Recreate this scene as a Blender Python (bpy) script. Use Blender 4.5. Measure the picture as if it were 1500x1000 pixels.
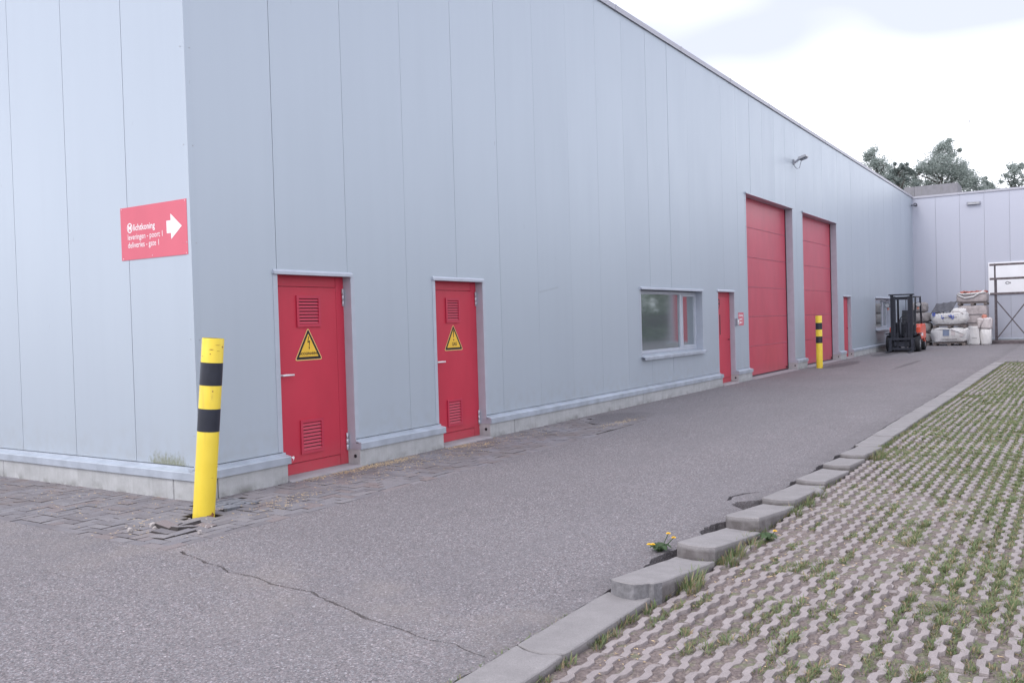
import bpy, math, random
import numpy as np
from mathutils import Vector, Matrix, Euler
from mathutils.geometry import delaunay_2d_cdt

random.seed(7)
rng = np.random.default_rng(7)
for o in list(bpy.data.objects):
    bpy.data.objects.remove(o)
scene = bpy.context.scene
COL = scene.collection

# ------------------------------------------------------------------ camera, sky, sun, exposure
CAM = Vector((-5.4025, -7.0676, 1.6))
YAW, PITCH, ROLL = 0.5740, -0.02127, -0.02868
fwd = Vector((math.cos(PITCH) * math.cos(YAW), math.cos(PITCH) * math.sin(YAW), math.sin(PITCH)))
rgt = fwd.cross(Vector((0, 0, 1))).normalized()
upv = rgt.cross(fwd)
c_, s_ = math.cos(ROLL), math.sin(ROLL)
R_ = c_ * rgt + s_ * upv
U_ = -s_ * rgt + c_ * upv
cam_d = bpy.data.cameras.new('camera')
cam = bpy.data.objects.new('camera', cam_d)
COL.objects.link(cam)
cam.matrix_world = Matrix(((R_.x, U_.x, -fwd.x, CAM.x), (R_.y, U_.y, -fwd.y, CAM.y), (R_.z, U_.z, -fwd.z, CAM.z), (0, 0, 0, 1)))
cam_d.sensor_width = 36
cam_d.lens = 31.107
cam_d.clip_start = 0.05
cam_d.clip_end = 2000
scene.camera = cam

SUN_EL, SUN_AZ = math.radians(50), math.radians(166)     # azimuth of the direction towards the sun, from +x
world = bpy.data.worlds.new('World')
scene.world = world
world.use_nodes = True
wt = world.node_tree
wt.nodes.clear()
wN, wL = wt.nodes.new, wt.links.new
w_out = wN('ShaderNodeOutputWorld')
w_bg = wN('ShaderNodeBackground')
w_bg.inputs['Strength'].default_value = 0.1
sky = wN('ShaderNodeTexSky')
sky.sky_type = 'NISHITA'
sky.sun_disc = False
sky.sun_elevation = SUN_EL
sky.sun_rotation = math.pi / 2 - SUN_AZ
w_tc = wN('ShaderNodeTexCoord')
w_map = wN('ShaderNodeMapping')
w_map.inputs['Scale'].default_value = (1.0, 1.0, 2.6)
w_map.inputs['Location'].default_value = (8.2, 8.8, 1.185)
wL(w_tc.outputs['Generated'], w_map.inputs['Vector'])
w_n1 = wN('ShaderNodeTexNoise')
w_n1.inputs['Scale'].default_value = 2.3
w_n1.inputs['Detail'].default_value = 2.5
w_n1.inputs['Roughness'].default_value = 0.45
wL(w_map.outputs['Vector'], w_n1.inputs['Vector'])
w_r1 = wN('ShaderNodeValToRGB')              # thick grey cloud .. thin bright cloud
w_r1.color_ramp.elements[0].position = 0.35
w_r1.color_ramp.elements[0].color = (5.1, 5.35, 6.6, 1)
w_r1.color_ramp.elements[1].position = 0.62
w_r1.color_ramp.elements[1].color = (12.6, 12.7, 13.6, 1)
w_sep = wN('ShaderNodeSeparateXYZ')
wL(w_tc.outputs['Generated'], w_sep.inputs[0])
w_el = wN('ShaderNodeMapRange')               # cloud deck is thinner towards the horizon
w_el.inputs['From Min'].default_value = 0.17
w_el.inputs['From Max'].default_value = 0.36
w_el.inputs['To Min'].default_value = 0.10
w_el.inputs['To Max'].default_value = -0.03
wL(w_sep.outputs[2], w_el.inputs['Value'])
w_add = wN('ShaderNodeMath')
w_add.operation = 'ADD'
wL(w_n1.outputs['Fac'], w_add.inputs[0])
wL(w_el.outputs['Result'], w_add.inputs[1])
wL(w_add.outputs[0], w_r1.inputs['Fac'])
w_mix = wN('ShaderNodeMix')
w_mix.data_type = 'RGBA'
w_mix.inputs['Factor'].default_value = 0.93
wL(sky.outputs['Color'], w_mix.inputs['A'])
wL(w_r1.outputs['Color'], w_mix.inputs['B'])
wL(w_mix.outputs['Result'], w_bg.inputs['Color'])
wL(w_bg.outputs['Background'], w_out.inputs['Surface'])

sun_d = bpy.data.lights.new('sun', 'SUN')
sun_d.energy = 1.1
sun_d.angle = math.radians(32)
sun_d.color = (1.0, 0.96, 0.92)
sun = bpy.data.objects.new('sun', sun_d)
COL.objects.link(sun)
sd = Vector((math.cos(SUN_EL) * math.cos(SUN_AZ), math.cos(SUN_EL) * math.sin(SUN_AZ), math.sin(SUN_EL)))
sun.rotation_euler = (-sd).to_track_quat('-Z', 'Y').to_euler()
sun.location = sd * 50

scene.view_settings.view_transform = 'Standard'
scene.view_settings.look = 'None'
scene.view_settings.exposure = 0.80
scene.view_settings.gamma = 1
scene.view_settings.use_curve_mapping = False

# ------------------------------------------------------------------ node helpers
class NT:
    def __init__(self, name):
        self.m = bpy.data.materials.new(name)
        self.m.use_nodes = True
        self.t = self.m.node_tree
        self.b = self.t.nodes['Principled BSDF']

    def n(self, typ, **kw):
        nd = self.t.nodes.new(typ)
        for k, v in kw.items():
            setattr(nd, k, v)
        return nd

    def l(self, a, b):
        self.t.links.new(a, b)

    def val(self, sock, v):
        if hasattr(v, 'is_output'):
            self.l(v, sock)
        else:
            sock.default_value = v

    def pos(self):
        return self.n('ShaderNodeNewGeometry').outputs['Position']

    def objco(self):
        return self.n('ShaderNodeTexCoord').outputs['Object']

    def rnd(self):
        return self.n('ShaderNodeObjectInfo').outputs['Random']

    def mapping(self, vec, scale=(1, 1, 1), loc=(0, 0, 0)):
        m = self.n('ShaderNodeMapping')
        self.l(vec, m.inputs['Vector'])
        m.inputs['Scale'].default_value = scale
        m.inputs['Location'].default_value = loc
        return m.outputs['Vector']

    def noise(self, vec, scale, detail=3, rough=0.5, col=False):
        x = self.n('ShaderNodeTexNoise')
        x.inputs['Scale'].default_value = scale
        x.inputs['Detail'].default_value = detail
        x.inputs['Roughness'].default_value = rough
        self.l(vec, x.inputs['Vector'])
        return x.outputs['Color' if col else 'Fac']

    def voro(self, vec, scale, out='Color', feature='F1'):
        x = self.n('ShaderNodeTexVoronoi')
        x.feature = feature
        x.inputs['Scale'].default_value = scale
        self.l(vec, x.inputs['Vector'])
        return x.outputs[out]

    def ramp(self, fac, stops, interp='LINEAR'):
        x = self.n('ShaderNodeValToRGB')
        e = x.color_ramp.elements
        x.color_ramp.interpolation = interp
        while len(e) < len(stops):
            e.new(0.5)
        for i, (p, c) in enumerate(stops):
            e[i].position = p
            e[i].color = (c, c, c, 1) if not isinstance(c, (tuple, list)) else (*c[:3], 1)
        self.l(fac, x.inputs['Fac'])
        return x.outputs['Color']

    def mix(self, fac, a, b, blend='MIX'):
        x = self.n('ShaderNodeMix', data_type='RGBA', blend_type=blend)
        self.val(x.inputs['Factor'], fac)
        for s, v in (('A', a), ('B', b)):
            if isinstance(v, (tuple, list)):
                v = (*v[:3], 1)
            self.val(x.inputs[s], v)
        return x.outputs['Result']

    def math(self, op, a, b=0.0, c=None):
        x = self.n('ShaderNodeMath', operation=op)
        self.val(x.inputs[0], a)
        self.val(x.inputs[1], b)
        if c is not None:
            self.val(x.inputs[2], c)
        return x.outputs[0]

    def sep(self, v):
        x = self.n('ShaderNodeSeparateXYZ')
        self.l(v, x.inputs[0])
        return x.outputs

    def maprange(self, v, a, b, c=0.0, d=1.0):
        x = self.n('ShaderNodeMapRange')
        self.l(v, x.inputs['Value'])
        for k, u in zip(('From Min', 'From Max', 'To Min', 'To Max'), (a, b, c, d)):
            x.inputs[k].default_value = u
        return x.outputs['Result']

    def bump(self, h, strength=0.3, dist=0.01):
        x = self.n('ShaderNodeBump')
        x.inputs['Strength'].default_value = strength
        x.inputs['Distance'].default_value = dist
        self.l(h, x.inputs['Height'])
        self.l(x.outputs['Normal'], self.b.inputs['Normal'])

    def out(self, color=None, rough=None, metal=None, spec=None):
        if color is not None:
            self.val(self.b.inputs['Base Color'], (*color[:3], 1) if isinstance(color, (tuple, list)) else color)
        if rough is not None:
            self.val(self.b.inputs['Roughness'], rough)
        if metal is not None:
            self.val(self.b.inputs['Metallic'], metal)
        if spec is not None:
            self.val(self.b.inputs['Specular IOR Level'], spec)
        return self.m


def simple(name, color, rough=0.6, metal=0.0, var=0.12, scale=9.0, bump=0.0, bscale=60.0, world=True, rnd=0.0):
    t = NT(name)
    v = t.pos() if world else t.objco()
    n = t.noise(v, scale, 4)
    lo = tuple(c * (1 - var) for c in color)
    hi = tuple(min(1, c * (1 + var)) for c in color)
    col = t.ramp(n, [(0.3, lo), (0.7, hi)])
    if rnd:
        f = t.maprange(t.rnd(), 0, 1, 1 - rnd, 1 + rnd)
        comb = t.n('ShaderNodeCombineColor')
        for i in range(3):
            t.l(f, comb.inputs[i])
        col = t.mix(1.0, col, comb.outputs[0], 'MULTIPLY')
    if bump:
        t.bump(t.noise(v, bscale, 4), bump, 0.01)
    return t.out(col, rough, metal)


# ------------------------------------------------------------------ materials
def m_wall(ca=(0.432, 0.488, 0.554), cb=(0.448, 0.505, 0.571), name='coated_steel_panel'):
    t = NT(name)
    p = t.pos()
    r = t.rnd()
    base = t.mix(r, ca, cb)
    streak = t.noise(t.mapping(p, (2.2, 2.2, 0.12)), 3.0, 4)
    base = t.mix(t.ramp(streak, [(0.42, 0.0), (0.75, 0.09)]), base, (0.36, 0.40, 0.47))
    x, y, z = t.sep(p)
    # moss and splash dirt at the foot of the panel by the corner, and faint splash along all feet
    foot = t.maprange(z, 0.30, 0.50, 1.0, 0.0)
    nn = t.noise(t.mapping(p, (11, 11, 6)), 2.6, 7, 0.8)
    yb = t.math('MULTIPLY', t.maprange(y, 0.10, 0.26, 0, 1), t.maprange(y, 0.66, 0.88, 1, 0))
    xb = t.math('LESS_THAN', x, 0.03)
    mm = t.math('MULTIPLY', t.math('MULTIPLY', yb, xb), foot)
    moss = t.maprange(t.math('ADD', t.math('MULTIPLY', nn, 1.5), t.math('MULTIPLY', mm, 0.62)), 0.98, 1.28, 0.0, 0.8)
    moss = t.math('MULTIPLY', moss, t.math('GREATER_THAN', mm, 0.02))
    base = t.mix(moss, base, (0.20, 0.21, 0.115))
    sp = t.math('MULTIPLY', t.maprange(z, 0.30, 0.75, 0.22, 0.0), t.ramp(t.noise(p, 7, 5), [(0.4, 0), (0.7, 1)]))
    base = t.mix(sp, base, (0.33, 0.31, 0.27))
    scr = t.ramp(t.noise(t.mapping(p, (34, 34, 3.2)), 1.0, 2), [(0.765, 0.0), (0.79, 0.55)])
    base = t.mix(scr, base, (0.2, 0.2, 0.23))
    # a long faint smear on the long side
    dx, dz = t.math('SUBTRACT', x, 6.64), t.math('SUBTRACT', z, 2.10)
    sm = t.math('MULTIPLY', t.math('LESS_THAN', t.math('ABSOLUTE', dx), 0.30), t.maprange(t.math('ABSOLUTE', t.math('SUBTRACT', dz, t.math('MULTIPLY', dx, 0.14))), 0.005, 0.022, 0.38, 0.0))
    sm = t.math('MULTIPLY', sm, t.noise(t.mapping(p, (12, 12, 30)), 1.0, 3))
    base = t.mix(t.math('MULTIPLY', sm, t.math('GREATER_THAN', x, 1.0)), base, (0.20, 0.21, 0.24))
    t.bump(t.noise(t.mapping(p, (1.2, 1.2, 0.5)), 1.4, 2), 0.05, 0.05)
    rgh = t.ramp(t.noise(t.mapping(p, (1.0, 1.0, 0.25)), 2.0, 4), [(0.3, 0.40), (0.7, 0.45)])
    return t.out(base, rgh, 0.30)


def m_concrete(name, c, stain=0.5, bump=0.25, streaks=True, scale=5.0, rnd=0.0, buried=False):
    t = NT(name)
    p = t.pos()
    n = t.noise(p, scale, 6, 0.6)
    col = t.ramp(n, [(0.3, tuple(k * 0.82 for k in c)), (0.7, tuple(k * 1.1 for k in c))])
    fine = t.noise(p, 170, 2)
    col = t.mix(t.ramp(fine, [(0.38, 0.42), (0.62, 0.0)]), col, tuple(k * 0.55 for k in c))
    if streaks:
        s = t.noise(t.mapping(p, (9, 9, 0.8)), 2.2, 5, 0.6)
        col = t.mix(t.ramp(s, [(0.52, 0.0), (0.74, stain)]), col, (0.22, 0.22, 0.21))
        z = t.sep(p)[2]
        gr = t.math('MULTIPLY', t.maprange(z, 0.0, 0.085, 1.0, 0.0), t.ramp(t.noise(p, 3.1, 5, 0.7), [(0.47, 0), (0.68, 0.85)]))
        col = t.mix(gr, col, (0.13, 0.13, 0.11))
    if rnd:
        col = t.mix(t.math('MULTIPLY', t.rnd(), rnd), col, tuple(k * 0.6 for k in c))
    if buried:                                  # soil stain on once-buried faces, with their shade painted in
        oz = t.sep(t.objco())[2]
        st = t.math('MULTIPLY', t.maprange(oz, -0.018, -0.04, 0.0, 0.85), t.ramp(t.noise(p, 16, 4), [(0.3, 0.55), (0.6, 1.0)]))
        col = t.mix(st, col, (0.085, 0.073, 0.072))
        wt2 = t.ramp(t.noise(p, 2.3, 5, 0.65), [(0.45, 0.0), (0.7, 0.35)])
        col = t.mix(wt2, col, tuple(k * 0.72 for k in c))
    t.bump(t.math('ADD', fine, t.noise(p, 40, 4)), bump, 0.006)
    return t.out(col, 0.9)


def m_asphalt():
    t = NT('asphalt')
    p = t.pos()
    x, y, z = t.sep(p)
    big = t.noise(p, 0.55, 5, 0.6)
    base = t.ramp(big, [(0.3, (0.192, 0.179, 0.184)), (0.7, (0.219, 0.205, 0.210))])
    grain = t.sep(t.voro(p, 150))[0]
    grain2 = t.sep(t.voro(t.mapping(p, (1, 1, 1), (4, 2, 1)), 84))[1]
    g1 = t.ramp(grain, [(0.0, 0.48), (0.35, 0.89), (0.75, 1.09), (0.93, 1.36), (1.0, 1.9)])
    g2 = t.ramp(grain2, [(0.0, 0.66), (0.5, 1.0), (0.92, 1.12), (0.985, 1.5), (1.0, 1.9)])
    col = t.mix(1.0, base, g1, 'MULTIPLY')
    col = t.mix(1.0, col, g2, 'MULTIPLY')
    tint = t.mix(t.sep(t.voro(p, 120))[2], (1.07, 0.97, 0.98), (0.94, 1.0, 1.05))
    col = t.mix(1.0, col, tint, 'MULTIPLY')
    # worn lane and older, darker stretches
    wear = t.ramp(t.noise(t.mapping(p, (0.16, 0.9, 1)), 1.0, 4, 0.6), [(0.35, 0.0), (0.65, 0.34)])
    col = t.mix(wear, col, (0.165, 0.155, 0.166))
    oil = t.ramp(t.noise(t.mapping(p, (1, 1, 1), (9, 4, 0)), 0.9, 5, 0.65), [(0.66, 0.0), (0.74, 0.32)])
    col = t.mix(oil, col, (0.11, 0.10, 0.108))
    edge_d = t.math('MULTIPLY', t.maprange(y, -4.70, -4.35, 0.45, 0.0), t.ramp(t.noise(p, 4.0, 5), [(0.35, 0.2), (0.65, 1.0)]))
    edge_d = t.math('MULTIPLY', edge_d, t.math('GREATER_THAN', y, -4.80))
    col = t.mix(edge_d, col, (0.10, 0.092, 0.095))
    # sandy drift along the paving, damp patches in the yard, darker patch under the forklift
    sand = t.math('MULTIPLY', t.maprange(x, -2.6, -1.5, 0.0, 1.0), t.maprange(x, -1.3, -1.1, 1.0, 0.0))
    sand = t.math('MULTIPLY', sand, t.ramp(t.noise(p, 2.1, 4), [(0.42, 0), (0.66, 0.28)]))
    col = t.mix(sand, col, (0.27, 0.235, 0.215))
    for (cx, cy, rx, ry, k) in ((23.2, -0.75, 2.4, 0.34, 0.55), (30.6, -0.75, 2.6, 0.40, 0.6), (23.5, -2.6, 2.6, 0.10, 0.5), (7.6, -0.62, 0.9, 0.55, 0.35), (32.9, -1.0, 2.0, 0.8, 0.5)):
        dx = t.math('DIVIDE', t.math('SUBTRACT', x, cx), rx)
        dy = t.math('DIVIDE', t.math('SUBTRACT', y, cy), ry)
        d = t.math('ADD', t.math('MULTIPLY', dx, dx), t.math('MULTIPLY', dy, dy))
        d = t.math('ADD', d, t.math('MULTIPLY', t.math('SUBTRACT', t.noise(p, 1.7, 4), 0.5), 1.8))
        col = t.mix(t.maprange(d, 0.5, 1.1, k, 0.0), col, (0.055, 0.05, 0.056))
    t.bump(t.math('ADD', grain, t.math('MULTIPLY', grain2, 0.8)), 0.55, 0.006)
    return t.out(col, 0.85, spec=0.35)


def m_brick():
    t = NT('clay_paver')
    p = t.pos()
    r = t.rnd()
    col = t.ramp(r, [(0.0, (0.150, 0.140, 0.156)), (0.35, (0.200, 0.194, 0.216)), (0.7, (0.245, 0.234, 0.252)), (1.0, (0.215, 0.172, 0.172))])
    n = t.noise(p, 14, 5, 0.6)
    col = t.mix(t.ramp(n, [(0.4, 0.0), (0.7, 0.5)]), col, (0.235, 0.215, 0.215))
    col = t.mix(t.ramp(t.noise(p, 120, 3), [(0.3, 0.5), (0.6, 0.0)]), col, (0.08, 0.07, 0.075))
    y = t.sep(p)[1]
    x = t.sep(p)[0]
    d = t.math('MULTIPLY', t.ramp(t.noise(p, 1.6, 5, 0.6), [(0.40, 0.0), (0.64, 0.55)]), t.math('MAXIMUM', t.maprange(y, -1.1, -0.5, 0.0, 1.0), 0.0))
    col = t.mix(d, col, (0.15, 0.132, 0.14))
    t.bump(t.noise(p, 90, 4), 0.3, 0.006)
    return t.out(col, 0.88)


def m_soil():
    t = NT('soil')
    p = t.pos()
    col = t.ramp(t.noise(p, 3.5, 5, 0.6), [(0.3, (0.145, 0.113, 0.110)), (0.7, (0.215, 0.175, 0.168))])
    col = t.mix(t.ramp(t.sep(t.voro(p, 80))[0], [(0.72, 0.0), (0.95, 0.7)]), col, (0.30, 0.245, 0.215))
    col = t.mix(t.ramp(t.noise(p, 60, 4), [(0.35, 0.6), (0.55, 0.0)]), col, (0.065, 0.05, 0.047))
    x, y, z = t.sep(p)
    amt = t.math('ADD', t.math('MULTIPLY', t.maprange(x, -1.0, 9.0, 0.0, 1.0), 0.16), t.math('MULTIPLY', t.maprange(y, -5.2, -6.6, 0.0, 1.0), 0.09))
    mo = t.maprange(t.math('ADD', t.noise(p, 9, 5, 0.65), amt), 0.56, 0.70, 0.0, 0.72)
    col = t.mix(mo, col, t.ramp(t.noise(p, 45, 3), [(0.3, (0.11, 0.135, 0.062)), (0.7, (0.185, 0.215, 0.105))]))
    t.bump(t.noise(p, 55, 5), 0.7, 0.02)
    return t.out(col, 0.95)


def m_paint(name, c, rough=0.45, var=0.06, coat=0.0):
    t = NT(name)
    p = t.pos()
    col = t.ramp(t.noise(t.mapping(p, (1.3, 1.3, 0.6)), 2.5, 4), [(0.3, tuple(k * (1 - var) for k in c)), (0.7, tuple(k * (1 + var) for k in c))])
    z = t.sep(p)[2]
    fade = t.ramp(t.noise(t.mapping(p, (0.9, 0.9, 0.45), (3, 1, 2)), 1.3, 4), [(0.4, 0.0), (0.7, 0.22)])
    col = t.mix(fade, col, tuple(min(1, k * 1.15 + 0.05) for k in c))
    scuff = t.ramp(t.noise(t.mapping(p, (5, 5, 16)), 1.5, 3), [(0.70, 0.0), (0.76, 0.35)])
    col = t.mix(scuff, col, (0.30, 0.09, 0.10))
    d = t.math('MULTIPLY', t.maprange(z, 0.03, 0.35, 0.40, 0.0), t.noise(p, 18, 4))
    col = t.mix(d, col, (0.22, 0.17, 0.15))
    t.bump(t.noise(p, 130, 2), 0.05, 0.003)
    return t.out(col, rough)


def m_bollard():
    t = NT('yellow_enamel')
    o = t.objco()
    p = t.pos()
    col = t.ramp(t.noise(p, 4, 4), [(0.3, (0.72, 0.53, 0.033)), (0.7, (0.79, 0.60, 0.05))])
    rust = t.ramp(t.noise(t.mapping(o, (6, 6, 14), (1.3, 0.2, 0.7)), 1.0, 3, 0.5), [(0.705, 0.0), (0.73, 0.9)])
    col = t.mix(rust, col, (0.22, 0.08, 0.03))
    grime = t.ramp(t.noise(t.mapping(p, (16, 16, 1.4)), 1.0, 4), [(0.58, 0.0), (0.78, 0.35)])
    col = t.mix(grime, col, (0.36, 0.28, 0.08))
    return t.out(col, 0.42)


def m_glass():
    t = NT('coated_window_glass')
    p = t.pos()
    t.bump(t.noise(p, 0.9, 1), 0.02, 0.05)
    return t.out((0.31, 0.35, 0.37), 0.05, 0.68)


def m_leaf(name, a, b, rough=0.6):
    t = NT(name)
    p = t.pos()
    col = t.ramp(t.noise(p, 1.2, 4, 0.6), [(0.3, a), (0.7, b)])
    tr = t.n('ShaderNodeBsdfTranslucent')
    t.l(col, tr.inputs['Color'])
    mx = t.n('ShaderNodeMixShader')
    mx.inputs[0].default_value = 0.55 if 'leaf_' in name else 0.4
    t.out(col, rough)
    outn = t.t.nodes['Material Output']
    t.l(t.b.outputs[0], mx.inputs[1])
    t.l(tr.outputs[0], mx.inputs[2])
    t.l(mx.outputs[0], outn.inputs['Surface'])
    return t.m


def m_bag():
    t = NT('woven_bag_fabric')
    p = t.pos()
    col = t.ramp(t.noise(p, 3.0, 5, 0.6), [(0.3, (0.56, 0.55, 0.56)), (0.7, (0.72, 0.71, 0.72))])
    col = t.mix(t.ramp(t.noise(p, 1.5, 4), [(0.45, 0.0), (0.75, 0.4)]), col, (0.40, 0.36, 0.33))
    t.bump(t.noise(t.mapping(p, (6, 6, 2)), 2.0, 5), 0.8, 0.05)
    return t.out(col, 0.75)


M = dict(
    wall=m_wall(),
    wall_rear=m_wall((0.455, 0.468, 0.545), (0.475, 0.488, 0.565), 'pale_steel_panel'),
    trim=simple('flashing_metal', (0.445, 0.48, 0.55), 0.4, 0.15, 0.05, 6),
    coping=simple('coping_metal', (0.40, 0.40, 0.45), 0.45, 0.2, 0.05, 6),
    sill=simple('sill_metal', (0.40, 0.44, 0.505), 0.42, 0.2, 0.14, 5),
    plinth=m_concrete('plinth_concrete', (0.46, 0.465, 0.475), 0.28),
    thresh=m_concrete('threshold_concrete', (0.36, 0.35, 0.37), 0.2, 0.2, False),
    core=simple('dark_core', (0.03, 0.03, 0.035), 0.9),
    roof=simple('roof_membrane', (0.16, 0.16, 0.17), 0.9),
    asphalt=m_asphalt(),
    brick=m_brick(),
    soil=m_soil(),
    joint=simple('joint_dirt_shade', (0.055, 0.047, 0.047), 0.95, 0, 0.3, 30),  # brick sides: joint dirt and the joints' shade in one dark colour
    bed=simple('sand_bed', (0.085, 0.072, 0.068), 0.95, 0, 0.4, 30, 0.5),
    ground=simple('outer_ground', (0.12, 0.115, 0.11), 0.95, 0, 0.2, 0.4),
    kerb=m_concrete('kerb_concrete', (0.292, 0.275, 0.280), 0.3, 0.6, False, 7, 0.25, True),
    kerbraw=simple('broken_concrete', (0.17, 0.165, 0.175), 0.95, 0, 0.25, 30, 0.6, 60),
    grid=m_concrete('grid_paver_concrete', (0.332, 0.290, 0.291), 0.3, 0.4, False, 11, 0.25),
    red=m_paint('red_door_paint', (0.50, 0.029, 0.060), 0.42),
    gate=m_paint('red_gate_paint', (0.50, 0.050, 0.088), 0.36),
    gateline=simple('gate_joint_highlight', (0.62, 0.20, 0.27), 0.4),  # pale pink: highlight along the section joints put into the colour
    redvent=m_paint('red_vent_plastic', (0.47, 0.030, 0.068), 0.45),
    dark=simple('dark_gap', (0.02, 0.015, 0.02), 0.9),
    yellow=m_bollard(),
    rustspot=simple('rust_spot', (0.30, 0.13, 0.045), 0.85, 0, 0.4, 60),
    black=simple('black_enamel', (0.018, 0.021, 0.034), 0.4, 0, 0.2, 9),
    white=simple('white_plastic', (0.78, 0.78, 0.80), 0.45, 0, 0.03),
    signred=m_paint('sign_red', (0.62, 0.115, 0.165), 0.5, 0.03),
    signwhite=simple('sign_white', (0.85, 0.85, 0.87), 0.5, 0, 0.02),
    warn=simple('warning_yellow', (0.80, 0.49, 0.045), 0.45, 0, 0.04),
    warnrim=simple('warning_rim', (0.80, 0.55, 0.20), 0.45, 0, 0.03),
    ink=simple('black_ink', (0.012, 0.009, 0.010), 0.5),
    steel=simple('grey_steel', (0.42, 0.43, 0.46), 0.4, 0.4),
    hinge=simple('hinge_grey', (0.52, 0.54, 0.60), 0.4, 0.2),
    frame=simple('window_aluminium', (0.50, 0.53, 0.60), 0.35, 0.2, 0.04),
    glass=m_glass(),
    lampgrey=simple('lamp_grey', (0.30, 0.31, 0.36), 0.45, 0.2),
    lampglass=simple('lamp_glass', (0.10, 0.11, 0.15), 0.15),
    fl_black=simple('forklift_black', (0.016, 0.018, 0.028), 0.45, 0.1, 0.3, 14),
    fl_dark=simple('forklift_dark_steel', (0.035, 0.038, 0.052), 0.42, 0.3, 0.3, 10),
    fl_orange=simple('forklift_orange', (0.78, 0.105, 0.055), 0.35, 0, 0.06),
    tyre=simple('tyre_rubber', (0.022, 0.022, 0.027), 0.85, 0, 0.2, 20, 0.3),
    bag=m_bag(),
    beige=simple('beige_sack', (0.27, 0.25, 0.25), 0.85, 0, 0.25, 5, 0.6, 14),
    carton=simple('brown_wrap', (0.36, 0.32, 0.325), 0.8, 0, 0.22, 6, 0.6, 18),
    pallet=simple('pallet_wood', (0.15, 0.125, 0.12), 0.85, 0, 0.3, 10, 0.4),
    rust=simple('rusty_steel', (0.105, 0.088, 0.10), 0.8, 0.1, 0.3, 12),
    oldwood=simple('weathered_timber', (0.125, 0.103, 0.112), 0.9, 0, 0.4, 9, 0.4),
    redbrick=simple('red_brick', (0.36, 0.13, 0.105), 0.9, 0, 0.3, 14, 0.4, rnd=0.2),
    bluepatch=simple('faded_blue_print', (0.19, 0.23, 0.33), 0.7),
    pinkpatch=simple('faded_pink_print', (0.52, 0.47, 0.475), 0.7),
    blue=simple('blue_plastic', (0.045, 0.09, 0.42), 0.5),
    gridgrey=simple('grey_mesh_plastic', (0.085, 0.085, 0.10), 0.7, 0, 0.2),
    orange=simple('orange_cloth', (0.56, 0.24, 0.19), 0.8),
    board=simple('white_board_sheet', (0.80, 0.80, 0.84), 0.5, 0, 0.04, 2),
    iron=simple('cast_iron', (0.21, 0.215, 0.24), 0.55, 0.3, 0.3, 20, 0.3),
    bark=simple('bark', (0.11, 0.095, 0.085), 0.9, 0, 0.3, 6, 0.5, 20),
    leaf_a=m_leaf('leaf_hazed_grey_green', (0.28, 0.33, 0.305), (0.43, 0.48, 0.45)),  # tree leaf colours all lightened to stand in for distance haze
    leaf_b=m_leaf('leaf_hazed_pale_green', (0.32, 0.36, 0.34), (0.48, 0.53, 0.50)),
    leaf_c=m_leaf('leaf_hazed_dark_green', (0.12, 0.155, 0.155), (0.20, 0.24, 0.225)),
    hedge=m_leaf('hedge_leaf', (0.09, 0.17, 0.075), (0.16, 0.26, 0.12)),
    grass_a=m_leaf('grass_green', (0.135, 0.19, 0.080), (0.20, 0.262, 0.12)),
    grass_b=m_leaf('grass_olive', (0.19, 0.205, 0.098), (0.265, 0.28, 0.145)),
    grass_d=m_leaf('grass_dry', (0.30, 0.22, 0.13), (0.42, 0.33, 0.22)),
    weed=m_leaf('weed_green', (0.065, 0.115, 0.05), (0.105, 0.165, 0.075)),
    petal=simple('dandelion_yellow', (0.85, 0.55, 0.02), 0.6),
    straw=simple('straw_litter', (0.48, 0.36, 0.22), 0.9, 0, 0.35, 25),
    chips=simple('pale_rubble', (0.40, 0.365, 0.355), 0.9, 0, 0.25, 25),
    parapet=m_concrete('parapet_concrete', (0.27, 0.265, 0.29), 0.6, 0.2),
    bird=simple('bird_dark', (0.04, 0.04, 0.05), 0.8),
)

# ------------------------------------------------------------------ mesh helpers
WL = {}      # world location of every object built here


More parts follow.
